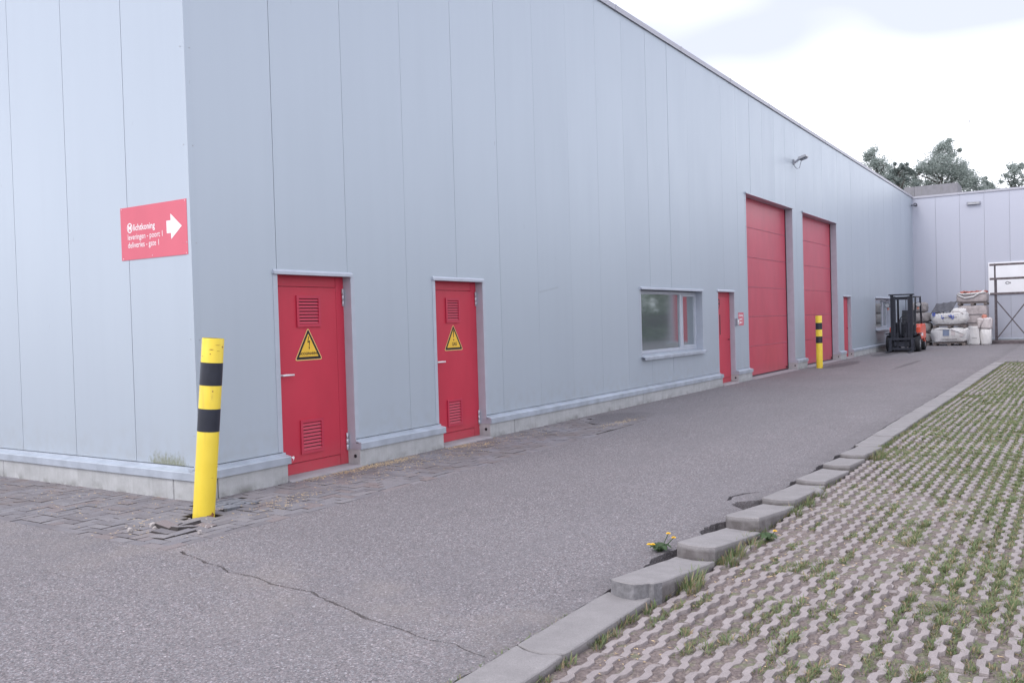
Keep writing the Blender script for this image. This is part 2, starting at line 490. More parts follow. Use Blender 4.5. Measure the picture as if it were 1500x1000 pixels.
class MB:
    def __init__(self):
        self.v, self.f, self.mi = [], [], []

    def add(self, vs, fs, mi=0):
        b = len(self.v)
        self.v.extend([tuple(p) for p in vs])
        for f in fs:
            self.f.append([b + i for i in f])
            self.mi.append(mi)

    def box(self, x0, x1, y0, y1, z0, z1, mi=0):
        vs = [(x, y, z) for z in (z0, z1) for y in (y0, y1) for x in (x0, x1)]
        self.add(vs, [(0, 2, 3, 1), (4, 5, 7, 6), (0, 1, 5, 4), (2, 6, 7, 3), (0, 4, 6, 2), (1, 3, 7, 5)], mi)
        return self

    def cbox(self, x0, x1, y0, y1, z0, z1, c=0.006, mi=0):
        """box with all edges chamfered"""
        def ring(z, d):
            return [(x0 + d + c, y0 + d, z), (x1 - d - c, y0 + d, z), (x1 - d, y0 + d + c, z), (x1 - d, y1 - d - c, z),
                    (x1 - d - c, y1 - d, z), (x0 + d + c, y1 - d, z), (x0 + d, y1 - d - c, z), (x0 + d, y0 + d + c, z)]
        vs = ring(z0, c) + ring(z0 + c, 0) + ring(z1 - c, 0) + ring(z1, c)
        fs = [tuple(range(7, -1, -1)), tuple(range(24, 32))]
        for k in range(3):
            for i in range(8):
                j = (i + 1) % 8
                fs.append((k * 8 + i, k * 8 + j, k * 8 + 8 + j, k * 8 + 8 + i))
        self.add(vs, fs, mi)
        return self

    def prism(self, poly, axis, a, b, mi=0):
        """poly: 2D points in the plane perpendicular to axis; extruded from a to b along it"""
        n = len(poly)

        def P(q, h):
            return {0: (h, q[0], q[1]), 1: (q[0], h, q[1]), 2: (q[0], q[1], h)}[axis]
        vs = [P(q, a) for q in poly] + [P(q, b) for q in poly]
        fs = [tuple(range(n - 1, -1, -1)), tuple(range(n, 2 * n))] + [(i, (i + 1) % n, n + (i + 1) % n, n + i) for i in range(n)]
        self.add(vs, fs, mi)
        return self

    def tube(self, pts, r, n=8, mi=0, caps=True):
        pts = [Vector(p) for p in pts]
        rs = r if isinstance(r, (list, tuple)) else [r] * len(pts)
        vs = []
        prev = None
        for i, p in enumerate(pts):
            d = (pts[min(i + 1, len(pts) - 1)] - pts[max(i - 1, 0)]).normalized()
            a = prev if prev is not None else (Vector((0, 0, 1)) if abs(d.z) < 0.9 else Vector((1, 0, 0)))
            u = (a - d * a.dot(d)).normalized()
            prev = u
            w = d.cross(u)
            for k in range(n):
                t = 2 * math.pi * k / n
                vs.append(p + (u * math.cos(t) + w * math.sin(t)) * rs[i])
        fs = []
        for i in range(len(pts) - 1):
            for k in range(n):
                j = (k + 1) % n
                fs.append((i * n + k, i * n + j, i * n + n + j, i * n + n + k))
        if caps:
            fs.append(tuple(range(n - 1, -1, -1)))
            fs.append(tuple(range((len(pts) - 1) * n, len(pts) * n)))
        self.add(vs, fs, mi)
        return self

    def bar(self, a, b, w, h, mi=0):
        """rectangular bar from a to b"""
        a, b = Vector(a), Vector(b)
        d = (b - a).normalized()
        up = Vector((0, 0, 1)) if abs(d.z) < 0.95 else Vector((1, 0, 0))
        s = d.cross(up).normalized()
        u = s.cross(d)
        vs = []
        for p in (a, b):
            for (i, j) in ((-1, -1), (1, -1), (1, 1), (-1, 1)):
                vs.append(p + s * (w / 2 * i) + u * (h / 2 * j))
        self.add(vs, [(3, 2, 1, 0), (4, 5, 6, 7), (0, 1, 5, 4), (1, 2, 6, 5), (2, 3, 7, 6), (3, 0, 4, 7)], mi)
        return self

    def build(self, name, mats, parent=None, smooth=False, local=False):
        me = bpy.data.meshes.new(name)
        off = Vector((0, 0, 0))
        if parent is not None and not local:
            off = WL[parent.name]
        vs = [(v[0] - off.x, v[1] - off.y, v[2] - off.z) for v in self.v]
        me.from_pydata(vs, [], self.f)
        if not isinstance(mats, (list, tuple)):
            mats = [mats]
        for m in mats:
            me.materials.append(m)
        if len(mats) > 1:
            me.polygons.foreach_set('material_index', self.mi)
        if smooth:
            me.polygons.foreach_set('use_smooth', [True] * len(me.polygons))
        me.update()
        o = bpy.data.objects.new(name, me)
        COL.objects.link(o)
        if parent is not None:
            o.parent = parent
        WL[o.name] = off.copy()
        return o


def empty(name, loc, parent=None):
    o = bpy.data.objects.new(name, None)
    COL.objects.link(o)
    w = Vector(loc)
    o.empty_display_size = 0.2
    if parent is not None:
        o.parent = parent
        o.location = w - WL[parent.name]
    else:
        o.location = w
    WL[o.name] = w.copy()
    return o


def tag(o, label, cat, group=None):
    o['label'] = label
    o['category'] = cat
    if group:
        o['group'] = group
    return o


def kind(o, k):
    o['kind'] = k
    return o


def inst(name, mesh, loc, rot=(0, 0, 0), parent=None, scale=None):
    o = bpy.data.objects.new(name, mesh)
    COL.objects.link(o)
    w = Vector(loc)
    if parent is not None:
        o.parent = parent
        o.location = w - WL[parent.name]
    else:
        o.location = w
    o.rotation_euler = rot
    if scale:
        o.scale = scale
    WL[o.name] = w.copy()
    return o


def pip(p, poly):
    x, y = p
    c = False
    n = len(poly)
    for i in range(n):
        x1, y1 = poly[i]
        x2, y2 = poly[(i + 1) % n]
        if (y1 > y) != (y2 > y) and x < (x2 - x1) * (y - y1) / (y2 - y1) + x1:
            c = not c
    return c


def sheet(outer, holes, z, depth, mi_top=0, mi_side=0):
    """flat sheet with holes; the sheet's edges go down by depth"""
    co, ed = [], []
    for loop in [outer] + holes:
        b = len(co)
        co += [Vector(p) for p in loop]
        ed += [(b + i, b + (i + 1) % len(loop)) for i in range(len(loop))]
    vo, eo, fo, *_ = delaunay_2d_cdt(co, ed, [], 0, 1e-6)
    m = MB()
    keep = []
    for f in fo:
        cx = sum(vo[i][0] for i in f) / len(f)
        cy = sum(vo[i][1] for i in f) / len(f)
        if pip((cx, cy), outer) and not any(pip((cx, cy), h) for h in holes):
            a = [vo[i] for i in f]
            ar = sum(a[i][0] * a[(i + 1) % len(a)][1] - a[(i + 1) % len(a)][0] * a[i][1] for i in range(len(a)))
            keep.append(list(f) if ar > 0 else list(f)[::-1])
    m.add([(v[0], v[1], z) for v in vo], keep, mi_top)
    cnt = {}
    for f in keep:
        for i in range(len(f)):
            e = (f[i], f[(i + 1) % len(f)])
            cnt[e] = 1
    for (a, b) in list(cnt):
        if (b, a) not in cnt:
            A, B = vo[a], vo[b]
            m.add([(A[0], A[1], z), (B[0], B[1], z), (B[0], B[1], z - depth), (A[0], A[1], z - depth)], [(1, 0, 3, 2)], mi_side)
    return m


def jag(pts, step=0.12, amp=0.012):
    """subdivide a polyline and roughen it"""
    out = []
    for i in range(len(pts) - 1):
        a, b = Vector(pts[i]), Vector(pts[i + 1])
        n = max(1, int((b - a).length / step))
        for k in range(n):
            p = a.lerp(b, k / n)
            out.append((p.x + random.uniform(-amp, amp), p.y + random.uniform(-amp, amp)))
    out.append(tuple(pts[-1]))
    return out


def text_mesh(s, size, bold=0.0, align='LEFT', width=None):
    """letters as flat mesh data: (verts2d, faces)"""
    cu = bpy.data.curves.new('lettering', 'FONT')
    cu.body = s
    cu.size = size
    cu.offset = bold
    cu.align_x = align
    cu.resolution_u = 3
    ob = bpy.data.objects.new('lettering', cu)
    COL.objects.link(ob)
    dg = bpy.context.evaluated_depsgraph_get()
    me = bpy.data.meshes.new_from_object(ob.evaluated_get(dg))
    vs = [(v.co.x, v.co.y) for v in me.vertices]
    fs = [tuple(p.vertices) for p in me.polygons]
    bpy.data.objects.remove(ob)
    bpy.data.curves.remove(cu)
    bpy.data.meshes.remove(me)
    if width and vs:
        x0 = min(v[0] for v in vs)
        x1 = max(v[0] for v in vs)
        k = width / (x1 - x0)
        vs = [(v[0] * k if align == 'LEFT' else v[0] * k, v[1]) for v in vs]
    return vs, fs


def uv_plane(m, vs, fs, fn, mi=0):
    m.add([fn(*v) for v in vs], fs, mi)


# ------------------------------------------------------------------ ground, asphalt, paving
OUT = 400
gm = MB()
gm.add([(-OUT, -OUT, -0.16), (OUT, -OUT, -0.16), (OUT, OUT, -0.16), (-OUT, OUT, -0.16)], [(0, 1, 2, 3)])
kind(gm.build('ground', M['ground']), 'structure')

PITW = 1.056                   # width of one wall panel
ROT = -0.0045                  # kerb and parking run a hair off the wall's direction


def kr(x, y):                  # kerb frame -> world
    dx, dy = x, y + 4.70
    return (dx * math.cos(ROT) - dy * math.sin(ROT), -4.70 + dx * math.sin(ROT) + dy * math.cos(ROT))


# crack that runs over the asphalt from the paving corner to the kerb
crk = [(-1.335, -1.50), (-1.37, -1.60), (-1.405, -1.78), (-1.455, -1.93), (-1.47, -2.12), (-1.545, -2.28), (-1.53, -2.50), (-1.60, -2.78),
       (-1.59, -3.10), (-1.645, -3.22), (-1.70, -3.42), (-1.765, -3.62), (-1.80, -3.74), (-1.845, -4.02), (-1.90, -4.22), (-1.885, -4.40), (-1.93, -4.52), (-1.955, -4.64)]
crk = jag(crk, 0.035, 0.006)
wd = [0.0038 + 0.0080 * abs(math.sin(i * 0.37 + 1)) * min(1, (len(crk) - i) / 30) * (0.35 + random.random()) for i in range(len(crk))]
crack_poly = [(p[0] - w, p[1] + w * 0.5) for p, w in zip(crk, wd)] + [(p[0] + w, p[1] - w * 0.5) for p, w in zip(crk[::-1], wd[::-1])]
# thin second crack at the far left
c2 = jag([(-2.75, 0.35), (-2.45, 0.12), (-2.38, -0.10), (-2.2, -0.2)], 0.05, 0.01)
crack2 = [(p[0], p[1] + 0.0035) for p in c2] + [(p[0], p[1] - 0.0035) for p in c2[::-1]]

# paving strip outline (hole in the asphalt)
pav = jag([(-1.37, 14.0), (-1.37, -1.372), ], 0.25, 0.006) + jag([(-1.37, -1.372), (2.2, -1.372), (5.2, -1.33), (6.7, -1.30), (7.5, -1.22), (7.15, -0.95), (6.75, -0.70), (6.9, -0.45), (7.5, -0.3), (7.3, -0.1), (7.3, 0.30)], 0.2, 0.010)
pav_poly = pav + [(7.3, 16.0), (-1.37, 16.0)]
# asphalt's edge along the kerb, with crumbled bites
bites = [(-0.25, 0.36, 0.055), (0.76, 1.26, 0.07), (1.74, 2.16, 0.19), (2.95, 3.2, 0.035), (3.9, 4.3, 0.03), (4.7, 5.0, 0.03)]
edge = []
x = -30.0
while x < 25.2:
    y = -4.693 + random.uniform(-0.004, 0.012) - (0.022 if 2.3 < x < 5.8 else 0.0)
    for (a, b, d) in bites:
        if a < x < b:
            t = (x - a) / (b - a)
            y += d * math.sin(math.pi * t) ** 0.7 * random.uniform(0.75, 1.1)
    edge.append(kr(x, y))
    x += 0.05 if -3 < x < 6 else 0.35
edge.append(kr(25.2, -4.70))
corner = [kr(25.2 + 0.45 * math.sin(a), -5.15 + 0.45 * math.cos(a)) for a in np.linspace(0.2, math.pi / 2, 6)]
park_hole = edge + corner + [kr(25.65, -30.0), kr(-30.0, -30.0)]
crack_hole3 = [(2.02, -4.44), (2.20, -4.40), (2.42, -4.47), (2.55, -4.60), (2.40, -4.505), (2.21, -4.435), (2.08, -4.46)]
outer = [(-60, -60), (75, -60), (75, 40), (-60, 40)]
m = sheet(outer, [pav_poly, park_hole, crack_poly, crack2, crack_hole3], 0.0, 0.07)
kind(m.build('asphalt_yard', M['asphalt']), 'structure')
# sand bed below paving, kerb and cracks
bm_ = MB()
bm_.box(-62, 76, -62, 41, -0.15, -0.075)
kind(bm_.build('sand_bed', M['bed']), 'structure')

# --- brick paving in herringbone with a stretcher border
paving = kind(empty('brick_paving', (-1.37, -1.37, 0)), 'structure')
BL, BW, BH, G = 0.206, 0.103, 0.07, 0.0095


def brick_mesh(seed):
    r = random.Random(seed)
    m = MB()
    a, b = BL / 2 - G / 2, BW / 2 - G / 2
    c = 0.0035
    j = lambda: r.uniform(-0.0015, 0.0015)
    lo = [(-a, -b, -BH), (a, -b, -BH), (a, b, -BH), (-a, b, -BH)]
    mid = [(-a + j(), -b + j(), -c), (a + j(), -b + j(), -c), (a + j(), b + j(), -c), (-a + j(), b + j(), -c)]
    top = [(-a + c, -b + c, j()), (a - c, -b + c, j()), (a - c, b - c, j()), (-a + c, b - c, j())]
    fs = [(8, 9, 10, 11)]
    for k in (0, 4):
        for i in range(4):
            fs.append((k + i, k + (i + 1) % 4, k + 4 + (i + 1) % 4, k + 4 + i))
    m.add(lo + mid + top, fs)
    me = bpy.data.meshes.new('brick')
    me.from_pydata(m.v, [], m.f)
    me.materials.append(M['brick'])
    me.materials.append(M['joint'])
    me.polygons.foreach_set('material_index', [0] + [1] * 4 + [0] * 4)
    return me


brick_meshes = [brick_mesh(i) for i in range(5)]
BOL = Vector((-0.428, -0.597))          # foot of the leaning bollard
DRAIN = (-0.155, 0.195, -0.575, -0.205)
cand = []


def brick_ok(cx, cy):
    if not pip((cx, cy), pav_poly):
        return False
    if cx > 0.04 and cy > 0.04:
        return False
    if cy > 7:
        return False
    if DRAIN[0] - 0.03 < cx < DRAIN[1] + 0.03 and DRAIN[2] - 0.03 < cy < DRAIN[3] + 0.03:
        return False
    if (Vector((cx, cy)) - BOL).length < 0.12:
        return False
    return True


k = 0
while k < 45:                           # border along the long wall and along the left wall
    cx = -1.37 + BL * (k + 0.5)
    cand.append((cx, -1.37 + BW / 2, 0.0, True))
    cy = -1.27 + BL * (k + 0.5)
    cand.append((-1.37 + BW / 2, cy, math.pi / 2, True))
    k += 1
u = BL / 2
for i in range(0, 92):                  # herringbone along the walls
    for jy in range(0, 84):
        kk = (i - jy) % 4
        if kk == 0:
            cand.append((-1.268 + u * (i + 1), -1.268 + u * (jy + 0.5), 0.0, False))
        elif kk == 1 and i == 0 or kk == 2 and jy == 0:
            cand.append((-1.268 + u * (i + 0.5), -1.268 + u * (jy + 0.5), 0.0, 'half'))
        elif kk == 3:
            cand.append((-1.268 + u * (i + 0.5), -1.268 + u * (jy + 1), math.pi / 2, False))
sel = [b for b in cand if brick_ok(b[0], b[1])]


def in_view(x, y, z=0.0, margin=0.03):
    d = Vector((x, y, z)) - CAM
    w = d.dot(fwd)
    if w < 0.3:
        return False
    f = 31.107 / 36
    a, b = d.dot(R_) / w * f, d.dot(U_) / w * f
    return abs(a) < 0.5 + margin and abs(b) < 0.333 + margin


sel.sort(key=lambda b: (not in_view(b[0], b[1]), (Vector((b[0], b[1], 0)) - CAM).length))
rest = MB()
for n, (cx, cy, rz, bd) in enumerate(sel):
    z = random.uniform(-0.003, 0.003)
    rot = [random.gauss(0, 0.008), random.gauss(0, 0.008), rz + random.gauss(0, 0.012)]
    d = math.hypot(cx + 0.86, cy + 0.80)
    if d < 0.42 and not bd:
        h = math.exp(-(d / 0.22) ** 2)
        z += 0.034 * h * random.uniform(0.6, 1.2)
        rot[0] += random.gauss(0, 0.13) * h
        rot[1] += random.gauss(0, 0.13) * h
        rot[2] += random.gauss(0, 0.12) * h
    if n < 296:
        inst('brick', brick_meshes[n % 5], (cx, cy, z), rot, paving, (0.485, 1, 1) if bd == 'half' else None)
    else:
        me = brick_meshes[n % 5]
        mt = Matrix.Translation((cx, cy, z)) @ Euler(rot).to_matrix().to_4x4() @ Matrix.Diagonal((0.485 if bd == 'half' else 1, 1, 1, 1))
        vv = [mt @ v.co for v in me.vertices]
        for p in me.polygons:
            rest.add([vv[i] for i in p.vertices], [tuple(range(len(p.vertices)))], p.material_index)
t_ = NT('clay_paver_field')            # same clay, shade per brick from a coarse cell pattern
p_ = t_.pos()
cell = t_.sep(t_.voro(p_, 8.5))[0]
col_ = t_.ramp(cell, [(0.0, (0.160, 0.150, 0.166)), (0.35, (0.195, 0.187, 0.208)), (0.7, (0.218, 0.206, 0.222)), (1.0, (0.20, 0.167, 0.17))])
col_ = t_.mix(t_.ramp(t_.noise(p_, 1.6, 5, 0.6), [(0.38, 0.0), (0.62, 0.6)]), col_, (0.135, 0.11, 0.105))
t_.bump(t_.noise(p_, 90, 4), 0.3, 0.006)
kind(rest.build('brick_field', [t_.out(col_, 0.88), M['joint']], paving), 'stuff')

# --- kerb
kerb = kind(empty('kerb', (0, -4.83, 0)), 'structure')
KW, KD = 0.27, 0.22


def kerb_stone(x0, x1, zn, zf, yaw=0.0, dy=0.0, chip=False):
    L = x1 - x0 - (0.022 if zn > 0.03 else 0.010)
    n = 8
    near = []
    for i in range(n + 1):                      # convex near end
        t = i / n
        y = -KW * t
        near.append((-0.045 * math.sin(math.pi * t), y))
    far = []
    for i in range(n + 1):                      # concave far end
        t = i / n
        far.append((L - 0.045 * math.sin(math.pi * t), -KW * (1 - t)))
    if chip:                                    # lost corner on the parking side
        near = near[:6] + [(0.0, -0.20), (0.045, -0.225), (0.05, -0.25), (0.11, -KW)]
    rj0 = random.Random(int(x0 * 77) + 3)
    sides = []
    for (A, B) in ((near[-1], far[0]), (far[-1], near[0])):
        mids = []
        for q in range(1, 7):
            t = q / 7 + rj0.uniform(-0.04, 0.04)
            mids.append((A[0] + (B[0] - A[0]) * t, A[1] + (B[1] - A[1]) * t + rj0.uniform(-0.003, 0.003)))
        sides.append(mids)
    for E_ in (near, far):                       # knocked corners
        for q in (0, -1):
            if rj0.random() < 0.6:
                d = rj0.uniform(0.006, 0.022)
                p0, p1 = E_[q], E_[1 if q == 0 else -2]
                sx_ = 1 if E_ is near else -1
                E_[q] = (p0[0] + sx_ * d, p0[1] + (p1[1] - p0[1]) * min(1, d / 0.035) * 0.3)
    near = [(p[0] + rj0.uniform(-0.003, 0.003), p[1]) for p in near]
    poly = near + sides[0] + far + sides[1]                           # counter-clockwise seen from above? fixed below
    ar = sum(poly[i][0] * poly[(i + 1) % len(poly)][1] - poly[(i + 1) % len(poly)][0] * poly[i][1] for i in range(len(poly)))
    if ar < 0:
        poly = poly[::-1]
    cx = sum(p[0] for p in poly) / len(poly)
    cy = sum(p[1] for p in poly) / len(poly)
    c = 0.006
    m = MB()
    N = len(poly)
    ins = []
    for i in range(N):
        a, b, d = Vector(poly[i - 1]), Vector(poly[i]), Vector(poly[(i + 1) % N])
        e1, e2 = (b - a).normalized(), (d - b).normalized()
        nn = Vector((-(e1.y + e2.y), e1.x + e2.x)).normalized()
        ins.append((b.x + nn.x * c, b.y + nn.y * c))
    rj = random.Random(int(x0 * 100) + 5)
    vs = [(p[0], p[1], -KD) for p in poly] + [(p[0], p[1], -c) for p in poly] + [(p[0], p[1], rj.uniform(-0.0012, 0.0012)) for p in ins]
    m.add(vs, [tuple(range(2 * N, 3 * N))])
    for i in range(N):
        j = (i + 1) % N
        endface = abs(poly[i][0] - poly[j][0]) < 0.09 and zn > 0.03 and poly[i][0] < 0.12
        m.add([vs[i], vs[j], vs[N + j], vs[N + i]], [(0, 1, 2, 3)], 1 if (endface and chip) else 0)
        m.add([vs[N + i], vs[N + j], vs[2 * N + j], vs[2 * N + i]], [(0, 1, 2, 3)])
    px, py = kr(x0, -4.70 + dy)
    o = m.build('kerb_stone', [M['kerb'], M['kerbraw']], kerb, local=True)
    o.location = Vector((px, py, zn)) - WL['kerb']
    o.rotation_euler = (rj.gauss(0, 0.012), math.atan2(zn - zf, L), ROT + yaw)
    return o


kerb_spec = [(-0.80, 0.15, 0.092, 0.004, -0.02, -0.035, True), (0.16, 1.09, 0.095, 0.004, -0.03, -0.045, False), (1.10, 2.03, 0.088, 0.006, -0.02, -0.04, False),
             (2.04, 3.04, 0.052, 0.006, -0.01, -0.04, False), (3.05, 3.99, 0.048, 0.006, -0.02, -0.045, False), (4.01, 4.72, 0.045, 0.012, -0.01, -0.055, False), (4.76, 5.74, 0.045, 0.006, -0.01, -0.05, False)]
x = -0.755
while x > -6:
    kerb_stone(x - 1.0, x, 0.008 + random.uniform(-0.003, 0.003), 0.008)
    x -= 1.0
for s in kerb_spec:
    kerb_stone(*s)
x = 5.76
while x < 24.5:
    z = 0.009 + random.uniform(-0.002, 0.003)
    if 17 < x < 23:
        z += 0.012
    kerb_stone(x, x + 1.0, z, z - random.uniform(0, 0.008), random.gauss(0, 0.004))
    x += 1.0
cm = MB()                                        # rounded corner piece, then the far edge of the parking
arc = [kr(25.05 + 0.55 * math.sin(a), -5.25 + 0.55 * math.cos(a)) for a in np.linspace(0, math.pi / 2, 9)]
arci = [kr(25.05 + 0.28 * math.sin(a), -5.25 + 0.28 * math.cos(a)) for a in np.linspace(0, math.pi / 2, 9)]
cm.prism((arc + arci[::-1])[::-1], 2, -0.2, 0.012)
cm.build('kerb_corner', M['kerb'], kerb)
for i in range(4):
    a, b = kr(25.33, -5.26 - i), kr(25.60, -6.25 - i)
    km = MB().cbox(a[0], b[0], b[1], a[1] - 0.01, -0.2, 0.012, 0.01)
    km.build('kerb_stone', M['kerb'], kerb)

def vnoise(x, y, s):
    def h(i, j):
        return (math.sin(i * 127.1 + j * 311.7 + s * 17.3) * 43758.5453) % 1.0
    i, j = math.floor(x), math.floor(y)
    u, v = x - i, y - j
    u, v = u * u * (3 - 2 * u), v * v * (3 - 2 * v)
    return (h(i, j) * (1 - u) + h(i + 1, j) * u) * (1 - v) + (h(i, j + 1) * (1 - u) + h(i + 1, j + 1) * u) * v


# --- parking: soil, grass-grid pavers
park = kind(empty('grass_paver_parking', kr(-1.0, -5.0) + (0,)), 'structure')
PZ = -0.028                                      # top of the grid pavers
sx = np.linspace(-8, 25.35, 190)
sy = np.linspace(-4.93, -12, 70)
sm = MB()
vs = []
for b in sy:
    for a in sx:
        w = kr(a, b)
        vs.append((w[0], w[1], PZ - 0.015 + 0.006 * max(0.0, vnoise(a * 1.3, b * 2.0, 9) - 0.45) + random.uniform(-0.007, 0.008)))
W_ = len(sx)
sm.add(vs, [(j * W_ + i, (j + 1) * W_ + i, (j + 1) * W_ + i + 1, j * W_ + i + 1) for j in range(len(sy) - 1) for i in range(W_ - 1)])
kind(sm.build('soil', M['soil'], park, smooth=True), 'structure')

SL, SP, PER = 0.578, 0.40, 0.578 / 3            # slab length, slab width (four ribs), wave period


def rib_y(x):                                   # trapezoid wave of one rib's centre line
    t = (x / PER) % 1.0
    a = 0.0112
    if t < 0.36:
        return -a
    if t < 0.50:
        return -a + 2 * a * (t - 0.36) / 0.14
    if t < 0.86:
        return a
    return a - 2 * a * (t - 0.86) / 0.14


def slab_mesh(seed):
    r = random.Random(seed)
    m = MB()
    H = 0.05
    xs = [0.004]
    for k in range(3):
        xs += [PER * (k + q) for q in (0.02, 0.355, 0.43, 0.505, 0.855, 0.93)]
    xs += [SL - 0.006]
    xs = sorted(set(xs))
    for rib in range(4):
        y0 = -0.05 - rib * 0.1
        h = 0.0185
        lo, tl, tr, ro = [], [], [], []
        for x in xs:
            c = y0 + rib_y(x)
            e = r.uniform(-0.002, 0.002)
            lo.append((x, c - h - 0.004, -H))
            tl.append((x, c - h + e, r.uniform(-0.002, 0.002)))
            tr.append((x, c + h + e, r.uniform(-0.002, 0.002)))
            ro.append((x, c + h + 0.004, -H))
        n = len(xs)
        fs = []
        for i in range(n - 1):
            for k in range(3):
                fs.append((k * n + i, k * n + i + 1, (k + 1) * n + i + 1, (k + 1) * n + i))
        fs.append((0, n, 2 * n, 3 * n))
        fs.append((4 * n - 1, 3 * n - 1, 2 * n - 1, n - 1))
        m.add(lo + tl + tr + ro, fs)
    for k in range(3):                            # sunk webs between the ribs
        x0 = PER * (k + 0.66)
        m.box(x0, x0 + 0.05, -0.385, -0.015, -H, -0.031)
    me = bpy.data.meshes.new('grid_paver')
    me.from_pydata(m.v, [], m.f)
    me.materials.append(M['grid'])
    return me


slab_meshes = [slab_mesh(i) for i in range(6)]
slabs = []
for ix in range(-12, 45):
    for iy in range(0, 17):
        lx = -0.985 + SL * ix
        ly = -5.015 - SP * iy
        if lx + SL < 25.38:
            slabs.append((lx, ly))


def slab_key(s):
    c = kr(s[0] + SL / 2, s[1] - SP / 2)
    return (not in_view(c[0], c[1], 0, 0.06), (Vector((c[0], c[1], 0)) - CAM).length)


slabs.sort(key=slab_key)
rest = MB()
for n, (lx, ly) in enumerate(slabs):
    w = kr(lx, ly)
    z = PZ + random.uniform(-0.007, 0.006)
    rot = (random.gauss(0, 0.011), random.gauss(0, 0.009), ROT + random.gauss(0, 0.009))
    if n < 298:
        inst('grid_paver', slab_meshes[n % 6], (w[0], w[1], z), rot, park)
    else:
        me = slab_meshes[n % 6]
        mt = Matrix.Translation((w[0], w[1], z)) @ Euler(rot).to_matrix().to_4x4()
        rest.add([mt @ v.co for v in me.vertices], [tuple(p.vertices) for p in me.polygons])
kind(rest.build('grid_paver_field', M['grid'], park), 'stuff')

# ------------------------------------------------------------------ warehouse
HT = 7.20                                        # top of the wall panels
PB = 0.3135                                       # foot of the wall panels
LEN = 42.38
ware = tag(empty('warehouse', (0, 0, 0)), 'large grey metal-clad warehouse with red doors and two tall red gates', 'warehouse')

D = 0.115                                        # depth of door recesses
DG = 0.215                                       # depth of gate recesses
DW = 0.15                                        # depth of window recesses
doors = [(1.047, 2.145), (3.724, 4.800), (14.31, 15.43), (26.99, 28.15)]
gates = [(16.48, 20.68), (21.79, 26.12)]
wins = [(10.08, 13.30), (32.66, 35.92)]
WZ0, WZ1 = 0.86, 2.165
DZ, GZ = 2.18, 4.655
openings = [(a - 0.0125, b + 0.0125, -1, DZ + 0.0005) for a, b in doors] + [(a - 0.0125, b + 0.0125, -1, GZ + 0.0005) for a, b in gates] + [(a - 0.0125, b + 0.0125, WZ0, WZ1 + 0.0005) for a, b in wins]


def panel(name, a0, a1, z0, z1, ops, fn, mat, parent, th=0.04):
    """wall panel as a slab with rectangular openings; fn(a, depth, z) maps to the world"""
    As = sorted({a0, a1} | {min(max(q, a0), a1) for o in ops for q in o[:2]})
    Zs = sorted({z0, z1} | {min(max(q, z0), z1) for o in ops for q in o[2:]})

    def solid(i, j):
        if i < 0 or j < 0 or i >= len(As) - 1 or j >= len(Zs) - 1:
            return False
        ca, cz = (As[i] + As[i + 1]) / 2, (Zs[j] + Zs[j + 1]) / 2
        return not any(o[0] < ca < o[1] and o[2] < cz < o[3] for o in ops)
    todo = {(i, j) for i in range(len(As) - 1) for j in range(len(Zs) - 1) if solid(i, j) and As[i + 1] - As[i] > 1e-5 and Zs[j + 1] - Zs[j] > 1e-5}
    while todo:
        comp, stack = [], [todo.pop()]
        while stack:
            c = stack.pop()
            comp.append(c)
            for q in ((c[0] + 1, c[1]), (c[0] - 1, c[1]), (c[0], c[1] + 1), (c[0], c[1] - 1)):
                if q in todo:
                    todo.remove(q)
                    stack.append(q)
        m = MB()
        for (i, j) in comp:
            A0, A1, Z0, Z1 = As[i], As[i + 1], Zs[j], Zs[j + 1]
            m.add([fn(A0, 0, Z0), fn(A1, 0, Z0), fn(A1, 0, Z1), fn(A0, 0, Z1)], [(0, 1, 2, 3)])
            if not solid(i - 1, j):
                m.add([fn(A0, 0, Z0), fn(A0, 0, Z1), fn(A0, th, Z1), fn(A0, th, Z0)], [(0, 1, 2, 3)])
            if not solid(i + 1, j):
                m.add([fn(A1, 0, Z0), fn(A1, th, Z0), fn(A1, th, Z1), fn(A1, 0, Z1)], [(0, 1, 2, 3)])
            if not solid(i, j - 1):
                m.add([fn(A0, 0, Z0), fn(A0, th, Z0), fn(A1, th, Z0), fn(A1, 0, Z0)], [(0, 1, 2, 3)])
            if not solid(i, j + 1):
                m.add([fn(A0, 0, Z1), fn(A1, 0, Z1), fn(A1, th, Z1), fn(A0, th, Z1)], [(0, 1, 2, 3)])
        m.build(name, mat, parent)


GP = 0.0045
for k in range(41):
    gp = 0.0023 if k < 5 else 0.0016
    a0, a1 = k * PITW - 0.012 + gp, (k + 1) * PITW - 0.012 - gp
    if k == 0:
        a0 = 0.0
    a1 = min(a1, LEN)
    if a1 - a0 < 0.05:
        continue
    t = random.gauss(0, 0.0009)
    bow = random.uniform(-0.0012, 0.0012)
    panel('wall_panel', a0, a1, PB, HT, openings, lambda a, d, z, t=t, bow=bow, c=(a0 + a1) / 2: (a, d + bow + t * (a - c), z), M['wall'], ware)
ys = [0.0] + [0.973 + PITW * i for i in range(0, 13)]
for k in range(len(ys) - 1):                       # short end, facing the left
    a0, a1 = (ys[k] + GP * 0.68 if k else 0.042), ys[k + 1] - GP * 0.68
    t = random.gauss(0, 0.0009)
    panel('wall_panel', a0, a1, PB, HT, [], lambda a, d, z, t=t, c=(a0 + a1) / 2: (d + t * (a - c), a, z), M['wall'], ware)
m = MB()                                           # core behind the cladding
m.box(0.32, LEN + 8, 0.32, 14.0, 0.0, HT - 0.05)
m.build('inner_wall', M['core'], ware)
MB().box(0.05, LEN - 0.02, 0.05, 14.0, HT - 0.045, HT - 0.005).build('roof', M['roof'], ware)
cp = MB()                                          # roof coping in lengths
x = -0.035
